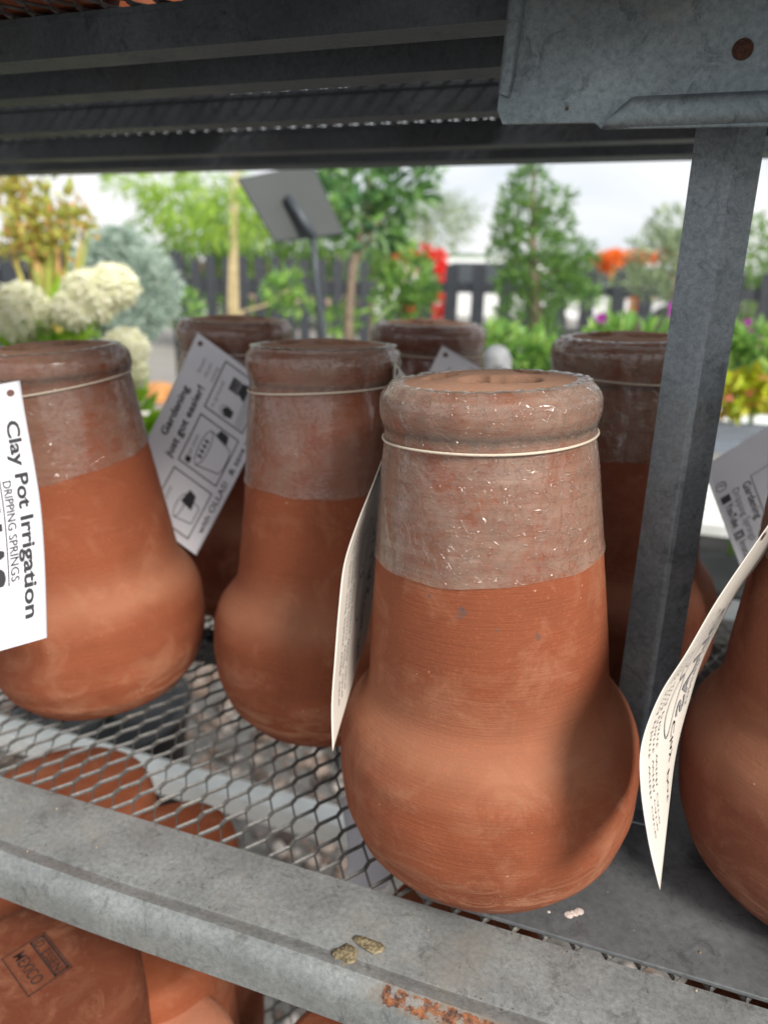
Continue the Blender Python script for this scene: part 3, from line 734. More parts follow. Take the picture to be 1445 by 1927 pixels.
# bird-dropping speck on the sheet
mb = MB()
for (dx, dy, r) in ((0, 0, .0022), (.004, .0012, .0018), (.0066, .0028, .0021), (.0025, .0022, .0012), (-.011, .002, .0009)):
    n = 9; mb.add([(dx+r*cos(2*pi*i/n)*(1+.3*random.random()), dy+r*sin(2*pi*i/n)*(1+.3*random.random()), 0) for i in range(n)] + [(dx, dy, .0007)], [(i, (i+1) % n, n) for i in range(n)])
o = mb.build('dropping', simple('dropping_white', (.50, .42, .38), .8, .35, 500), None, True); p = at(1070, 1722, .45); k = (.0016-CP.z)/(p.z-CP.z); o.location = CP+(p-CP)*k
tag(o, 'small dried whitish splash on the flat sheet right of the foremost pot', 'dried splash')

# ------------------------------------------------------------------ ground
GZ = -.78
gm = Mat('nursery_ground'); f1 = gm.noise(40, 6, .7); f2 = gm.noise(2.0, 4)
gm.set(Base_Color=gm.mix(gm.ramp(f1, [(.35, 0.), (.65, 1.)]), gm.mix(gm.ramp(f2, [(.35, 0.), (.65, 1.)]), (.12, .11, .10), (.19, .175, .16)), (.30, .285, .265)), Roughness=.9, Normal=gm.bump(f1, .01))
mb = MB(); mb.add([(-600, -600, GZ), (600, -600, GZ), (600, 1200, GZ), (-600, 1200, GZ)], [(0, 1, 2, 3)])
g = mb.build('ground', gm.m); tag(g, 'pale gravelled nursery ground', None, kind='structure')
vs = []; fs = []
for k in range(5200):
    u = rng.uniform(-1.9, 1.0); v = rng.uniform(.15, 2.3); p = uv(u, v, GZ)
    r = rng.uniform(.008, .022)*(1 if rng.random() < .85 else 1.7); sc = rng.uniform(.6, 1.2, 3)*r; sc[2] *= .6
    q = iv*sc*(1+.12*rng.standard_normal((len(iv), 1))); a = rng.uniform(0, 6.3)
    x = q[:, 0]*cos(a)-q[:, 1]*sin(a); y = q[:, 0]*sin(a)+q[:, 1]*cos(a)
    n = len(vs); vs += list(zip((x+p.x).tolist(), (y+p.y).tolist(), (q[:, 2]+p.z+r*.3).tolist())); fs += [(a_+n, b_+n, c_+n) for a_, b_, c_ in iff]
st_ = leafmat('gravel_stone', [(.08, .06, .05), (.28, .20, .155), (.40, .31, .25), (.56, .50, .45), (.16, .12, .10)], .85, 0.)
o = link('gravel', mesh(vs, fs), st_); tag(o, 'loose brown and grey gravel stones under the rack', None, kind='stuff')

# ------------------------------------------------------------------ background plants
def leaves(pts_fn, n, L, Wd, seed, droop=.3, up_=.3, fold_=.25):
    r = np.random.default_rng(seed); vs = []; fs = []
    for k in range(n):
        p, out_ = pts_fn(r); l = L*r.uniform(.6, 1.25); w = Wd*r.uniform(.7, 1.2)
        d = Vector(out_) + Vector(r.normal(0, .55, 3)); d.z += up_ - droop*r.random(); d.normalize()
        s = d.cross(Vector(r.normal(0, 1, 3))).normalized(); nn = d.cross(s)
        p = Vector(p); i = len(vs)
        vs += [tuple(p), tuple(p+d*l*.5+s*w*.5+nn*w*fold_), tuple(p+d*l), tuple(p+d*l*.5-s*w*.5+nn*w*fold_)]
        fs += [(i, i+1, i+2), (i, i+2, i+3)]
    return vs, fs
def blob(c, rad, hollow=.35):
    c = Vector(c)
    def f(r):
        d = Vector(r.normal(0, 1, 3)).normalized(); q = hollow+(1-hollow)*r.random()**.5
        return (c.x+d.x*rad[0]*q, c.y+d.y*rad[1]*q, c.z+d.z*rad[2]*q), d
    return f
def multi(blobs):
    w = np.array([b[1][0]*b[1][2]+.0001 for b in blobs]); w /= w.sum(); fn = [blob(*b) for b in blobs]
    return lambda r: fn[r.choice(len(fn), p=w)](r)
def plant(name, label, cat, group, base, crown, mats, n, L, Wd, seed, trunk=None, tmat=None, pot=None, **k):
    root = empty(name, base, 0, label, cat, group); b = Vector(base)
    crown = [((Vector(c)-b), r) for c, r in crown]
    v, f = leaves(multi(crown), n, L, Wd, seed, **k); link('foliage', mesh(v, f, False), mats, root)
    if trunk:
        mb = MB()
        for pts, rs in trunk: mb.tube([Vector(p)-b for p in pts], rs, 7)
        mb.build('trunk', tmat, root, True)
    if pot:
        pr_, ph2, pm = pot; pts = [(.001, .01), (pr_*.78, .0), (pr_*.8, .01), (pr_*.98, ph2*.93), (pr_*1.06, ph2*.94), (pr_*1.06, ph2), (pr_*.95, ph2), (pr_*.93, ph2-.03), (.001, ph2-.03)]
        v, f = lathe(pts, 36); link('planter', mesh(v, f), pm, root)
    return root
BLKP = simple('black_planter', (.018, .019, .022), .45, .3, 20); WHTP = simple('white_planter', (.65, .66, .66), .5, .1, 20)
BARK = simple('bark', (.16, .12, .085), .9, .4, 40, bump=.004); BAMB = simple('bamboo_stem', (.40, .32, .17), .7, .25, 30)
L_DK = leafmat('leaves_dark_glossy', [(.045, .11, .045), (.09, .21, .06), (.18, .35, .08), (.06, .15, .07)], .35)
L_BR = leafmat('leaves_bright', [(.24, .42, .05), (.38, .58, .07), (.48, .66, .12), (.18, .34, .05)], .5, .5)
L_MD = leafmat('leaves_mid', [(.14, .31, .08), (.24, .44, .09), (.34, .52, .12), (.10, .22, .08)], .5, .4)
L_OL = leafmat('leaves_olive', [(.20, .28, .16), (.29, .37, .21), (.38, .46, .27)], .6, .35)
L_BG = leafmat('leaves_bluegreen', [(.24, .34, .27), (.32, .42, .35), (.40, .50, .43), (.47, .56, .49)], .65, .25)
L_RD = leafmat('leaves_redgreen', [(.42, .44, .08), (.54, .50, .12), (.62, .34, .14), (.46, .52, .10), (.30, .36, .08)], .45, .4)
L_LM = leafmat('leaves_lime', [(.20, .42, .02), (.32, .52, .03), (.16, .34, .03)], .45, .5)
L_YL = leafmat('leaves_yellow', [(.55, .60, .04), (.72, .70, .06), (.60, .66, .05), (.45, .58, .05), (.70, .62, .08), (.70, .16, .16)], .5, .45)
L_CO = leafmat('needles_green', [(.08, .19, .05), (.14, .29, .06), (.20, .36, .08), (.06, .14, .04)], .5, .35)
P_CR = leafmat('petals_cream', [(.94, .94, .74), (.96, .95, .82), (.91, .93, .66), (.95, .91, .74)], .6, .4)
P_RD = leafmat('petals_red', [(.75, .035, .03), (.85, .07, .05), (.65, .02, .03)], .5, .4)
P_OR = leafmat('petals_orange', [(.85, .22, .03), (.90, .32, .06), (.75, .16, .03)], .5, .4)
P_MG = leafmat('petals_magenta', [(.52, .03, .42), (.62, .06, .50), (.30, .02, .30), (.70, .30, .60)], .5, .4)

def flower_head(parent, c, rad, seed, n=520, sz=.02):
    """hydrangea panicle: many four-petalled florets over a cone"""
    r = np.random.default_rng(seed); vs = []; fs = []
    for k in range(n):
        d = Vector(r.normal(0, 1, 3)).normalized(); q = .80+.22*r.random()
        p = Vector(c) + Vector((d.x*rad[0], d.y*rad[1], d.z*rad[2]))*q
        t = d.cross(Vector((.3, .2, 1))).normalized(); b = d.cross(t)
        for m in range(4):
            a = m*pi/2 + r.uniform(-.2, .2); e = (t*cos(a)+b*sin(a)); s = d.cross(e); i = len(vs); l = sz*r.uniform(.7, 1.1)
            vs += [tuple(p), tuple(p+e*l*.6+s*l*.4+d*l*.3), tuple(p+e*l+d*l*r.uniform(.1, .9)), tuple(p+e*l*.6-s*l*.4+d*l*.15)]
            fs += [(i, i+1, i+2), (i, i+2, i+3)]
    return link('flower_head', mesh(vs, fs, False), P_CR, parent)

# hydrangea in a black planter just behind the rack, left
hb = at(150, 900, 1.35); hb = Vector((hb.x, hb.y, GZ))
hyd = empty('hydrangea', hb, 0, 'hydrangea with creamy cone-shaped flower heads behind the left-hand pot', 'hydrangea')
for i, (x, y, d, rx, rz, n) in enumerate(((42, 592, 1.28, .044, .050, 480), (170, 560, 1.30, .044, .044, 480), (214, 540, 1.31, .040, .036, 420), (140, 585, 1.29, .035, .030, 240), (238, 655, 1.30, .034, .030, 300), (252, 695, 1.31, .018, .026, 180))):
    flower_head(hyd, at(x, y, d)-hb, (rx, rx, rz), 50+i, n, .0125)
v, f = leaves(multi([((at(112, 625, 1.34)-hb), (.025, .03, .02)), ((at(165, 660, 1.40)-hb), (.05, .04, .02)), ((at(100, 800, 1.33)-hb), (.16, .1, .12))]), 260, .075, .04, 5)
link('foliage', mesh(v, f, False), L_LM, hyd)
mb = MB()
for (x, y, d) in ((42, 600, 1.28), (185, 580, 1.30), (235, 660, 1.36)): mb.tube([(0, 0, .2), ((at(x, y+60, d)-hb)*.6), (at(x, y, d)-hb)], [.008, .005, .003], 6)
mb.build('stem', L_MD, hyd, True)
v, f = lathe([(.001, .0), (.12, .0), (.14, .02), (.165, .26), (.172, .26), (.172, .28), (.155, .28), (.15, .25), (.001, .25)], 40); link('planter', mesh(v, f), BLKP, hyd)

# clipped blue-green globe in a dark pot
c = at(232, 545, 2.6); b = Vector((c.x, c.y, GZ))
root = empty('globe_shrub', b, 0, 'round blue-green shrub in a black planter behind the cream flowers', 'shrub')
v, f = leaves(multi([((c-b), (.195, .195, .180), .55)] + [((c-b)+Vector((.165*cos(a_)*cos(e_), .165*sin(a_)*cos(e_), .15*sin(e_))), (.05, .05, .05)) for a_, e_ in rng.uniform(-3.1, 3.1, (26, 2))]), 9000, .030, .009, 11)
link('foliage', mesh(v, f, False), L_BG, root)
v, f = lathe([(.001, 0), (.13, 0), (.17, .30), (.178, .30), (.178, .33), (.16, .33), (.155, .30), (.001, .3)], 40); link('planter', mesh(v, f), BLKP, root)
mb = MB(); mb.tube([(0, 0, .28), tuple((c-b)*.9)], [.016, .008], 7); mb.build('trunk', BARK, root, True)

# succulent bush with reddish stems, top left
sp = []
b = at(75, 600, 2.0); b = Vector((b.x, b.y, GZ)); crown = []; tr = []
for (x, y, rr_) in ((15, 370, .05), (38, 350, .045), (62, 372, .05), (40, 420, .06), (85, 365, .02), (80, 415, .055), (105, 430, .05), (132, 380, .035), (133, 420, .04), (160, 415, .028), (20, 460, .05), (60, 455, .05), (110, 465, .045), (168, 435, .02), (10, 335, .03), (88, 335, .02)):
    q = at(x, y, 2.0); crown.append((q, (rr_*.55, rr_*.55, rr_*.9))); tr.append(([(b.x+.02, b.y, q.z-.35), (q.x*.6+b.x*.4, q.y, q.z-.16), tuple(q)], [.012, .008, .004]))
plant('succulent_bush', 'branching green and red succulent bush in front of the dark boards at top left', 'bush', None, b, crown, L_RD, 700, .032, .017, 21, trunk=tr, tmat=L_RD, pot=(.22, .45, BLKP), up_=.8)

# slender bamboo-like tree with a pale tied stem
b = at(432, 590, 3.2); zb = b.z
b = Vector((b.x, b.y, GZ)); T0 = at(437, 575, 3.2)
crown = [(at(x, y, 3.2+dz), (rx, rx, rz)) for x, y, rx, rz, dz in ((365, 425, .13, .07, .2), (430, 405, .13, .10, 0), (300, 345, .16, .05, 0), (400, 335, .16, .04, .2), (240, 338, .10, .03, 0), (335, 385, .10, .05, -.1), (480, 410, .10, .08, .2), (300, 385, .04, .07, 0))]
plant('bamboo', 'feathery bright green bamboo with tied straw-coloured canes in a white pot', 'bamboo', None, b, crown, L_BR, 1000, .095, .012, 31,
      trunk=[([tuple(T0+Vector((dx*.3, 0, -.35))), tuple(T0+Vector((dx, 0, 0))), tuple(at(438+dx*300, 450, 3.2)), tuple(at(440+dx*500, 320, 3.2))], [.012, .010, .006, .004]) for dx in (-.012, .006, .02)], tmat=BAMB, pot=(.12, .62, WHTP), droop=1.1, up_=.1)
# a bare curved twig with young leaves, low in front of the fence
b = at(470, 600, 2.9); b = Vector((b.x, b.y, GZ))
plant('young_shrub', 'low shrub with one long pale twig reaching right over the fence rail', 'shrub', None, b, [(at(525, 550, 2.9), (.05, .05, .05)), (at(545, 535, 2.9), (.04, .04, .04)), (at(360, 585, 2.9), (.03, .03, .07)), (at(560, 575, 2.9), (.04, .04, .03))], L_MD, 260, .05, .018, 33,
      trunk=[([tuple(b+Vector((0, 0, .2))), tuple(at(455, 585, 2.9)), tuple(at(500, 575, 2.9)), tuple(at(545, 545, 2.9))], [.012, .009, .007, .004])], tmat=BAMB, pot=(.13, .30, BLKP))
# broad-leaved evergreen tree in the middle
b = at(664, 640, 3.1); b = Vector((b.x, b.y, GZ)); T1 = at(664, 500, 3.1)
plant('evergreen_tree', 'young evergreen tree with big dark leaves right of the tilted sign', 'tree', None, b,
      [(at(x, y, 3.1+dz), (rx, rx, rz)) for x, y, rx, rz, dz in ((690, 330, .17, .11, .1), (640, 320, .12, .08, .2), (760, 350, .13, .10, 0), (700, 420, .13, .10, 0), (660, 390, .14, .08, .1), (740, 405, .09, .08, 0), (800, 320, .06, .05, 0))], L_DK, 430, .10, .036, 41,
      trunk=[([tuple(b+Vector((0, 0, .3))), tuple(at(655, 600, 3.1)), tuple(T1), tuple(at(690, 400, 3.1)), tuple(at(700, 300, 3.1))], [.022, .02, .016, .011, .006]), ([tuple(T1), tuple(at(740, 370, 3.1))], [.01, .005])], tmat=BARK, pot=(.18, .40, BLKP))
plant('citrus_shrub', 'bright green leafy shrub standing behind the evergreen and the dark rear pot', 'shrub', None, at(760, 700, 3.5)*1., 
      [(at(x, y, 3.5), (rx, rx, rz)) for x, y, rx, rz in ((760, 530, .13, .13), (735, 570, .10, .10), (790, 560, .06, .09), (650, 605, .06, .05), (745, 490, .10, .05), (625, 365, .07, .08))], L_MD, 520, .075, .03, 43, trunk=[([tuple(at(760, 700, 3.5)), tuple(at(755, 520, 3.5))], [.018, .01])], tmat=BARK)
plant('willow_tree', 'airy grey-green willow beyond the evergreen tree', 'tree', None, at(810, 700, 6.5), [(at(x, y, 6.5), (rx, rx, rz)) for x, y, rx, rz in ((820, 430, .30, .22), (760, 430, .25, .2), (860, 400, .18, .12), (800, 380, .22, .15), (700, 500, .2, .15))], L_OL, 1500, .12, .012, 45, trunk=[([tuple(at(800, 640, 6.5)), tuple(at(805, 400, 6.5))], [.03, .012])], tmat=BARK, droop=1.5)
# conical conifer
b = at(1003, 690, 2.9); b = Vector((b.x, b.y, GZ))
cr_ = []
for (x, y, rx, rz) in ((1003, 300, .035, .035), (1000, 345, .075, .05), (965, 370, .05, .03), (1050, 375, .06, .03), (985, 405, .10, .05), (1045, 420, .07, .04), (950, 430, .05, .035), (1000, 460, .13, .05), (1070, 475, .10, .04), (945, 475, .06, .035), (1015, 510, .15, .05), (1085, 495, .07, .03), (960, 540, .06, .05), (1060, 545, .10, .05), (1100, 555, .05, .045), (1010, 580, .07, .06), (955, 590, .04, .04), (1020, 630, .07, .05)):
    q = at(x, y, 2.9); cr_.append((q, (rx, rx, rz)))
plant('conical_tree', 'small cone-shaped bonsai-like tree with clumped mid-green needles against the sky', 'tree', None, b, cr_, L_CO, 3200, .045, .011, 51,
      trunk=[([tuple(b+Vector((0, 0, .1))), tuple(at(1008, 600, 2.9)), tuple(at(1002, 480, 2.9)), tuple(at(1003, 380, 2.9)), tuple(at(1003, 300, 2.9))], [.03, .026, .018, .010, .004])] +
            [([tuple(at(1003, yy+20, 2.9)), tuple(at(xx, yy, 2.9))], [.009, .004]) for xx, yy in ((950, 440), (1075, 480), (945, 480), (1090, 500), (965, 375), (1050, 380))], tmat=BARK, pot=(.16, .25, BLKP), up_=.5)
# olive at right
b = at(1262, 700, 3.8); b = Vector((b.x, b.y, GZ))
plant('olive_tree', 'loose grey-green olive tree just left of the metal post', 'tree', None, b, [(at(x, y, 3.8), (rx, rx, rz)) for x, y, rx, rz in ((1270, 430, .13, .09), (1240, 480, .15, .11), (1300, 480, .15, .13), (1220, 540, .10, .07), (1290, 550, .13, .09), (1330, 430, .1, .1), (1180, 520, .05, .04))], L_OL, 1700, .065, .014, 53,
      trunk=[([tuple(b+Vector((0, 0, .2))), tuple(at(1270, 600, 3.8)), tuple(at(1265, 470, 3.8))], [.025, .02, .008])], tmat=BARK, pot=(.17, .35, BLKP))
# low green bedding in front of the fence
b = at(955, 800, 1.9); b = Vector((b.x, b.y, GZ))
plant('bedding_plant', 'low bright green bedding plant right behind the foremost rim', 'bedding plant', None, b, [(at(x, y, 1.9), (rx, rx, rz)) for x, y, rx, rz in ((930, 650, .05, .045), (980, 665, .07, .05), (1025, 680, .06, .04), (900, 645, .03, .02))], L_MD, 420, .05, .024, 61, pot=(.15, .50, BLKP), trunk=[([tuple(b+Vector((0, 0, .4))), tuple(at(975, 680, 1.9))], [.01, .006])], tmat=L_MD)
# plant marker: small rounded grey stone-like knob with a dark mark
b = at(932, 700, 1.25)
kn = empty('marker_knob', b, 0, 'small rounded grey knob with a dark mark, right of the dark rear pot', 'plant marker')
v, f = lathe([(.0005, .045), (.010, .043), (.019, .036), (.025, .024), (.026, .0), (.024, -.06)], 28); link('knob_cap', mesh(v, f), simple('grey_stone_cap', (.22, .23, .24), .6, .2, 60), kn)
mb = MB(); mb.tube([(0, 0, -.06), (0, 0, GZ-b.z)], .008, 8); mb.build('stake', DARKM, kn)
v, f = text_geo('W', .016); mo = link('knob_mark', mesh([(x-.007, -.0275, y+.004) for x, y in v], f, False), INK, kn)
# petunias
def petunias(name, label, base_xy, d, spots, leafspots, seed):
    b = at(*base_xy, d); b = Vector((b.x, b.y, GZ)); root = empty(name, b, 0, label, 'petunia', 'petunias behind the post')
    for i, (x, y, r_) in enumerate(spots):
        c_ = at(x, y, d)-b; vs = [tuple(c_)]; n = 20; r = np.random.default_rng(seed+i)
        for k in range(n):
            a = 2*pi*k/n; q = r_*(1+.16*cos(5*a)); vs.append(tuple(c_+Vector((q*cos(a), -.35*r_, q*sin(a)))))
        link('bloom', mesh(vs, [(0, 1+k, 1+(k+1) % n) for k in range(n)]), P_MG, root)
    v, f = leaves(multi([((at(x, y, d)-b), (rx, rx, rz)) for x, y, rx, rz in leafspots]), 300, .05, .022, seed); link('foliage', mesh(v, f, False), L_MD, root)
    v, f = lathe([(.001, 0), (.11, 0), (.14, .42), (.147, .42), (.147, .45), (.13, .45), (.001, .43)], 30); link('planter', mesh(v, f), BLKP, root)
petunias('petunia_pot', 'petunias with magenta and violet blooms seen above the grey filmed pot', (1200, 900), 1.7,
         ((1278, 588, .032), (1196, 622, .024), (1131, 600, .014), (1240, 618, .015), (1262, 625, .014), (1185, 615, .018)), ((1200, 640, .10, .02), (1150, 635, .06, .02), (1260, 640, .06, .02)), 71)
petunias('petunia_pot', 'petunias with magenta blooms right of the metal post', (1420, 900), 1.7, ((1398, 618, .022), (1440, 640, .02)), ((1420, 650, .06, .02), (1360, 640, .04, .02)), 75)
b = at(1420, 800, 1.9); b = Vector((b.x, b.y, GZ))
plant('coleus', 'yellow-green coleus with pink flecks at the right edge beyond the post', 'coleus', None, b, [(at(x, y, 1.9), (rx, rx, rz)) for x, y, rx, rz in ((1400, 700, .06, .05), (1450, 690, .07, .06), (1420, 740, .06, .04), (1375, 745, .04, .03), (1480, 730, .05, .05))], L_YL, 620, .05, .026, 77, pot=(.16, .42, BLKP), trunk=[([tuple(b+Vector((0, 0, .3))), tuple(at(1420, 740, 1.9))], [.01, .006])], tmat=L_MD)
# red and orange flowers beyond the fence
def flowers(name, label, cat, pm, d, spots, seed, leafspots=()):
    b = at(spots[0][0], spots[0][1], d); b = Vector((b.x, b.y, GZ)); root = empty(name, b, 0, label, cat)
    v, f = leaves(multi([((at(x, y, d)-b), (rx, rx, rz)) for x, y, rx, rz in spots]), 60*len(spots)+200, .06, .05, seed); link('blooms', mesh(v, f, False), pm, root)
    mb = MB()
    for x, y, rx, rz in spots: mb.tube([(0, 0, .05), tuple(at(x, y, d)-b)], [.012, .006], 5)
    mb.build('stems', L_MD, root, True)
    return root
flowers('red_flowers', 'scarlet flower spikes showing through the fence behind the dark rear pot', 'flowers', P_RD, 5.8, ((820, 492, .07, .05), (745, 480, .06, .03), (770, 482, .05, .03), (800, 480, .05, .04), (828, 520, .05, .06), (824, 570, .055, .14), (780, 585, .05, .10)), 81)
flowers('orange_flowers', 'orange flower mound rising above the fence near the post', 'flowers', P_OR, 6.5, ((1155, 488, .11, .06), (1190, 486, .10, .04), (1130, 486, .06, .03), (1215, 486, .08, .03), (1250, 482, .05, .03), (1148, 500, .06, .06), (1205, 565, .08, .10)), 83)

# ------------------------------------------------------------------ tilted price sign on a pole
SG = simple('sign_back', (.032, .038, .038), .6, .12, 8); SGP = simple('sign_pole_metal', (.035, .045, .055), .5, .2, 30)
sgn = at(585, 450, 1.45); sb = Vector((sgn.x, sgn.y, GZ))
sign = empty('price_sign', sb, 0, 'blank dark back of a tilted price sign on a thin metal pole', 'sign')
q4 = [at(447, 335, 1.40), at(588, 306, 1.50), at(649, 440, 1.54), at(519, 456, 1.44)]
nn = (q4[1]-q4[0]).cross(q4[3]-q4[0]).normalized()
if nn.y > 0: nn = -nn
mb = MB(); mb.add([p-sb for p in q4] + [p-sb-nn*.006 for p in q4], [(0, 1, 2, 3), (7, 6, 5, 4), (0, 4, 5, 1), (1, 5, 6, 2), (2, 6, 7, 3), (3, 7, 4, 0)])
bevel(mb.build('sign_board', SG, sign), .003)
mb = MB(); mb.tube([p-sb for p in (at(536, 372, 1.455)+nn*.008, at(560, 410, 1.465)+nn*.010, at(584, 452, 1.47)+nn*.012)], [.008, .010, .010], 10)
mb.tube([p-sb for p in (at(584, 452, 1.47)+nn*.012, at(594, 530, 1.49), at(611, 645, 1.50), Vector((at(640, 800, 1.5).x, at(640, 800, 1.5).y, GZ)))], .0065, 10)
mb.build('sign_pole', SGP, sign, True)

# ------------------------------------------------------------------ fences
FN = simple('charcoal_fence_paint', (.022, .026, .034), .55, .3, 14, bump=.001)
pick_cache = {}
def fence(name, label, pa, pb, top, spacing, pw, rails, groupn, th=.018):
    d = (pb-pa); L = d.length; rz = math.atan2(d.y, d.x)
    root = empty(name, Vector((pa.x, pa.y, GZ)), rz, label, 'fence', groupn); h = top-GZ
    n = int(L/spacing)
    key = (pw, round(h, 3))
    if key not in pick_cache:
        mb = MB(); w = pw/2; mb.prism([(-w, .02), (w, .02), (w, h-.02), (w*.7, h-.004), (0, h), (-w*.7, h-.004), (-w, h-.02)], 1, -th/2, th/2); pick_cache[key] = mesh(mb.v, mb.f, False)
        pick_cache[key].materials.append(FN)
    for i in range(n+1):
        o = bpy.data.objects.new('picket', pick_cache[key]); COL.objects.link(o); o.parent = root; o.location = (i*spacing+random.uniform(-.003, .003), 0, random.uniform(-.006, .006)); o.rotation_euler = (0, random.uniform(-.008, .008), 0)
    for (z0, z1) in rails:
        mb = MB(); mb.box((-.05, th/2+.001, z0-GZ), (L+.05, th/2+.036, z1-GZ)); mb.build('rail', FN, root)
    for k in range(0, int(L/1.8)+1):
        mb = MB(); mb.box((k*1.8-.045, th/2+.038, 0), (k*1.8+.045, th/2+.128, h+.02)); mb.build('fence_post', FN, root)
    return root
def gx(x, Y): p = at(x, 505, Y); return Vector((p.x, p.y, 0))
fence('picket_fence', 'charcoal picket fence standing right behind the conical tree', gx(800, 5.0), gx(1560, 4.6), .40, .182, .092, ((.22, .29), (-.45, -.38)), 'charcoal picket fences')
fence('picket_fence', 'charcoal picket fence of narrow pickets behind the tilted sign pole', gx(335, 4.35), gx(700, 4.6), .415, .094, .064, ((.195, .285), (-.45, -.38)), 'charcoal picket fences')
fence('picket_fence', 'near run of wide dark boards at the left edge behind the cream flowers', gx(-160, 2.75), gx(240, 3.4), .42, .118, .104, ((.24, .32), (-.45, -.38)), 'charcoal picket fences')
mb = MB()
o = None

# ------------------------------------------------------------------ benches and distant things
def bench(name, label, c, w, dpt, h, top, leg, rz=0):
    root = empty(name, c, rz, label, 'bench', 'nursery benches'); mb = MB()
    k = int(dpt/.05)
    for i in range(k):
        s = MB(); s.box((-w/2, -dpt/2+i*.05, h-.02), (w/2, -dpt/2+i*.05+.036, h)); s.build('slat', top, root)
    for sx in (-1, 1):
        for sy in (-1, 1): s = MB(); s.box((sx*(w/2-.05)-.02, sy*(dpt/2-.05)-.02, 0), (sx*(w/2-.05)+.02, sy*(dpt/2-.05)+.02, h-.02)); s.build('leg', leg, root)
    return root
p = at(1500, 1000, 1.25); bench('plant_bench', 'pale slatted bench behind the shaded card at the right edge', Vector((p.x+.25, p.y+.25, GZ)), 1.1, .55, p.z-GZ-.02, RAILW, GALVD, RZ)
p = at(1440, 810, 2.2); bench('plant_bench', 'white slatted bench carrying the yellow coleus', Vector((p.x+.4, p.y, GZ)), 1.4, .6, max(.3, p.z-GZ), RAILW, GALVD, RZ)
# seed trays
TR = simple('blue_grey_tray', (.16, .18, .22), .5, .2, 20)
p = at(1420, 838, 1.8); root = empty('seed_tray', p, RZ, 'blue-grey ribbed seed tray behind the shaded card', 'seed tray')
mb = MB(); mb.box((-.16, -.14, 0), (.30, .14, .012)); bevel(mb.build('tray_base', TR, root), .003)
for k in range(7): mb = MB(); mb.box((-.16, -.14+k*.043, .012), (.30, -.14+k*.043+.02, .03)); mb.build('tray_rib', TR, root)
# orange timber-edged bed seen between the pots
OR_ = simple('orange_clay', (.60, .28, .10), .8, .25, 6)
p = at(290, 745, 3.3); b = Vector((p.x, p.y, p.z-.0))
for k, (x, y) in enumerate(((262, 735), (300, 738), (335, 742), (225, 742), (385, 748))):
    q = at(x, y, 3.4); vv_, ff_ = lathe([(.0005, .0), (.045, .005), (.058, .04), (.05, .08), (.02, .095), (.0005, .097)], 24)
    o = link('pumpkin', mesh(vv_, ff_), OR_); o.location = (q.x, q.y, q.z-.05); o.scale = (1.25, 1.25, 1)
    tag(o, ('orange clay ornament at the left end of the white plank', 'orange clay ornament in the middle of the white plank', 'orange clay ornament half behind the edge of the diagram card', 'orange clay ornament hidden behind the left-hand pot', 'orange clay ornament hidden behind the diagram card')[k], 'clay ornament', 'orange ornaments on the white plank')
root = empty('white_plank_table', at(300, 775, 3.4), 0, 'low table with a white plank carrying orange ornaments behind the diagram card', 'table')
mb = MB(); mb.box((-.6, -.15, -.03), (.6, .2, .012)); mb.build('table_plank', RAILW, root)
for sx in (-.5, .5): mb = MB(); mb.box((sx-.03, -.05, GZ-root.location.z), (sx+.03, .05, -.03)); mb.build('leg', GALVD, root)
# street beyond the fence: pale low wall, buildings, hedge
HW = simple('pale_render', (.62, .58, .52), .8, .1, .8); PK = simple('peach_render', (.62, .36, .26), .8, .1, .8); GRN = simple('green_awning', (.22, .52, .32), .6, .1, 2); GLS = simple('window_glass_dark', (.05, .06, .07), .15, .1, 2); RDR = simple('roof_tile_red', (.30, .11, .08), .8, .2, 3)
def house(x, w, Y, ztop, mat, label, rz=0):
    p = at(x, 505, Y); root = empty('low_building', Vector((p.x, p.y, GZ)), rz, label, 'building', 'low buildings beyond the fence'); h = ztop-GZ
    mb = MB(); mb.box((-w/2, 0, 0), (w/2, 5, h)); mb.build('wall', mat, root)
    mb = MB(); mb.prism([(-.2, h), (5.2, h), (2.5, h+.55)], 0, -w/2-.2, w/2+.2); mb.build('roof', RDR, root)
    k = int(w/1.6)
    for i in range(k):
        mb = MB(); x0 = -w/2+.4+i*1.6; mb.box((x0, -.03, h*.38), (x0+.8, -.004, h*.78)); f_ = mb.build('window', RAILW, root)
        mb = MB(); mb.box((x0+.06, -.04, h*.41), (x0+.74, -.032, h*.75)); mb.build('pane', GLS, f_)
house(900, 9, 30, -.05, HW, 'long cream building low behind the conical tree')
house(1210, 5, 26, .0, PK, 'peach building behind the orange flowers')
house(560, 10, 34, .1, HW, 'cream building far behind the tilted sign')
def car(x, Y, mat, label, rz):
    p = at(x, 505, Y); root = empty('parked_car', Vector((p.x, p.y, GZ)), rz, label, 'car', 'cars parked beyond the fence')
    pr_ = [(-2.1, .35), (-2.15, .7), (-1.9, .88), (-1.2, .95), (-.6, 1.38), (.9, 1.40), (1.6, .98), (2.05, .88), (2.15, .6), (2.1, .32)]
    mb = MB(); mb.v = []; mb.prism([(a, c_) for a, c_ in pr_], 1, -.85, .85); bevel(mb.build('car_body', mat, root), .08, 3)
    mb = MB(); mb.prism([(-1.05, .97), (-.55, 1.32), (.85, 1.34), (1.4, 1.0)], 1, -.86, .86); mb.build('side_window', GLS, root)
    for sx in (-1.3, 1.3):
        for sy in (-.80, .80): s = MB(); s.tube([(sx, sy-.09, .32), (sx, sy+.09, .32)], .32, 20); s.build('wheel', BLKP, root, False)
car(890, 14, WHTP, 'white car parked beyond the fence left of the conical tree', .1)
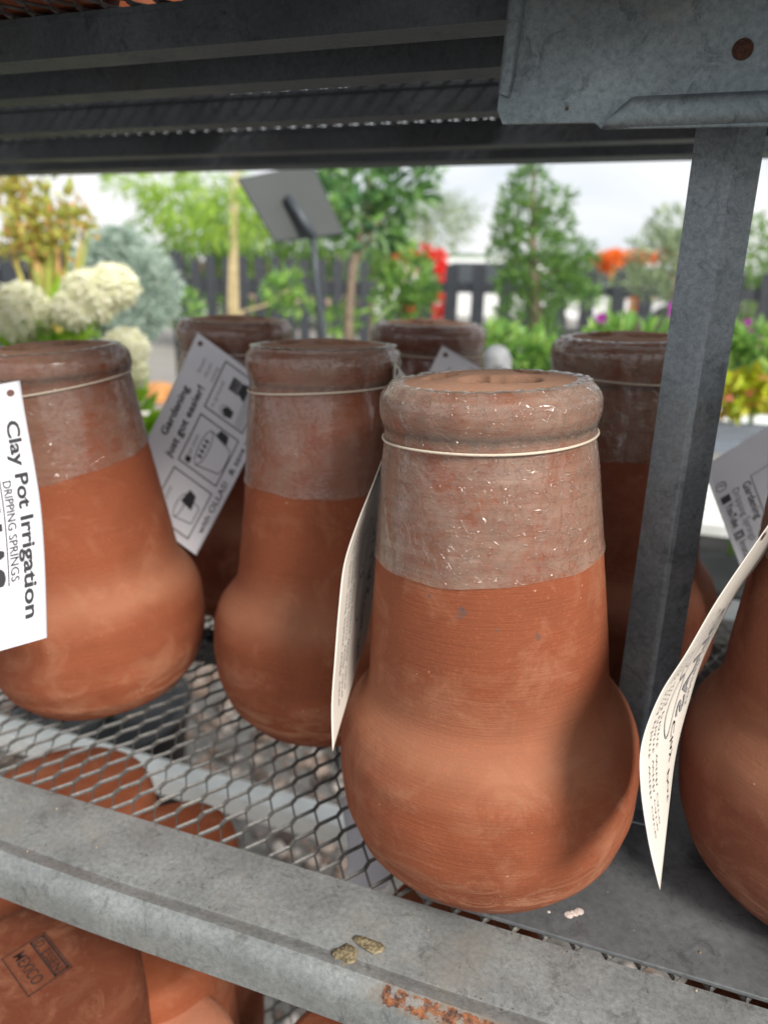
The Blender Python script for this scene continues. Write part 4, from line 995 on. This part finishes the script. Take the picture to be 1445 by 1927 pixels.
car(1120, 15, simple('silver_car', (.6, .6, .62), .3, .05, 3), 'silver car parked beyond the fence right of the conical tree', -.1)
car(640, 15, simple('pink_car', (.5, .3, .3), .3, .05, 3), 'dull pink car beyond the fence right of the sign pole', .2)
hd = leafmat('hedge_leaves', [(.10, .20, .05), (.16, .30, .06), (.22, .36, .09)], .6, .4)
def hedge(label, x0, x1, Y, zt, rr_, n, seed):
    a = at(x0, 505, Y); b = at(x1, 505, Y); mid = (a+b)/2; bs = Vector((mid.x, mid.y, GZ)); root = empty('hedge', bs, 0, label, 'hedge')
    r = np.random.default_rng(seed); cs = []
    for t in np.linspace(0, 1, 14):
        q = a.lerp(b, t); z_ = zt-rr_*.5+r.uniform(-.2, .15)*rr_; cs.append((Vector((q.x, q.y, z_))-bs, (rr_*1.2, rr_, rr_)))
        cs.append((Vector((q.x, q.y, z_-rr_*1.2))-bs, (rr_*1.2, rr_, rr_)))
    v, f = leaves(multi(cs), n, rr_*.22, rr_*.12, seed); link('foliage', mesh(v, f, False), hd, root)
    mb = MB()
    for t in (0, .25, .5, .75, 1): q = a.lerp(b, t)-bs; mb.tube([(q.x, q.y, 0), (q.x, q.y, zt-bs.z-rr_)], .05, 6)
    mb.build('trunk', BARK, root)
hedge('bright green hedge behind the farther fence and the sign', 330, 700, 10.5, 1.05, .55, 6000, 91)
hedge('distant pale green tree line on the horizon between the trees', 780, 1150, 45, .9, 1.0, 5000, 93)
hedge('dark green trees on the hill at the right edge', 1330, 1600, 22, 1.6, 1.2, 3000, 95)
hill = MB(); hv = []; hf = []
for i in range(41):
    x = -420+21*i; h_ = 8+6*sin(i*.35)+4*sin(i*.9); hv += [(x, 520, GZ), (x, 600, GZ+max(2, h_)*.9), (x, 760, GZ)]
    if i: k = i*3; hf += [(k-3, k, k+1, k-2), (k-2, k+1, k+2, k-1)]
hl = link('hills', mesh(hv, hf), simple('hill_green', (.12, .18, .11), .95, .3, .05)); tag(hl, 'low hazy green hills on the horizon', None, kind='structure')
print('triangles', sum(len(o.data.polygons) for o in bpy.data.objects if o.type == 'MESH'))
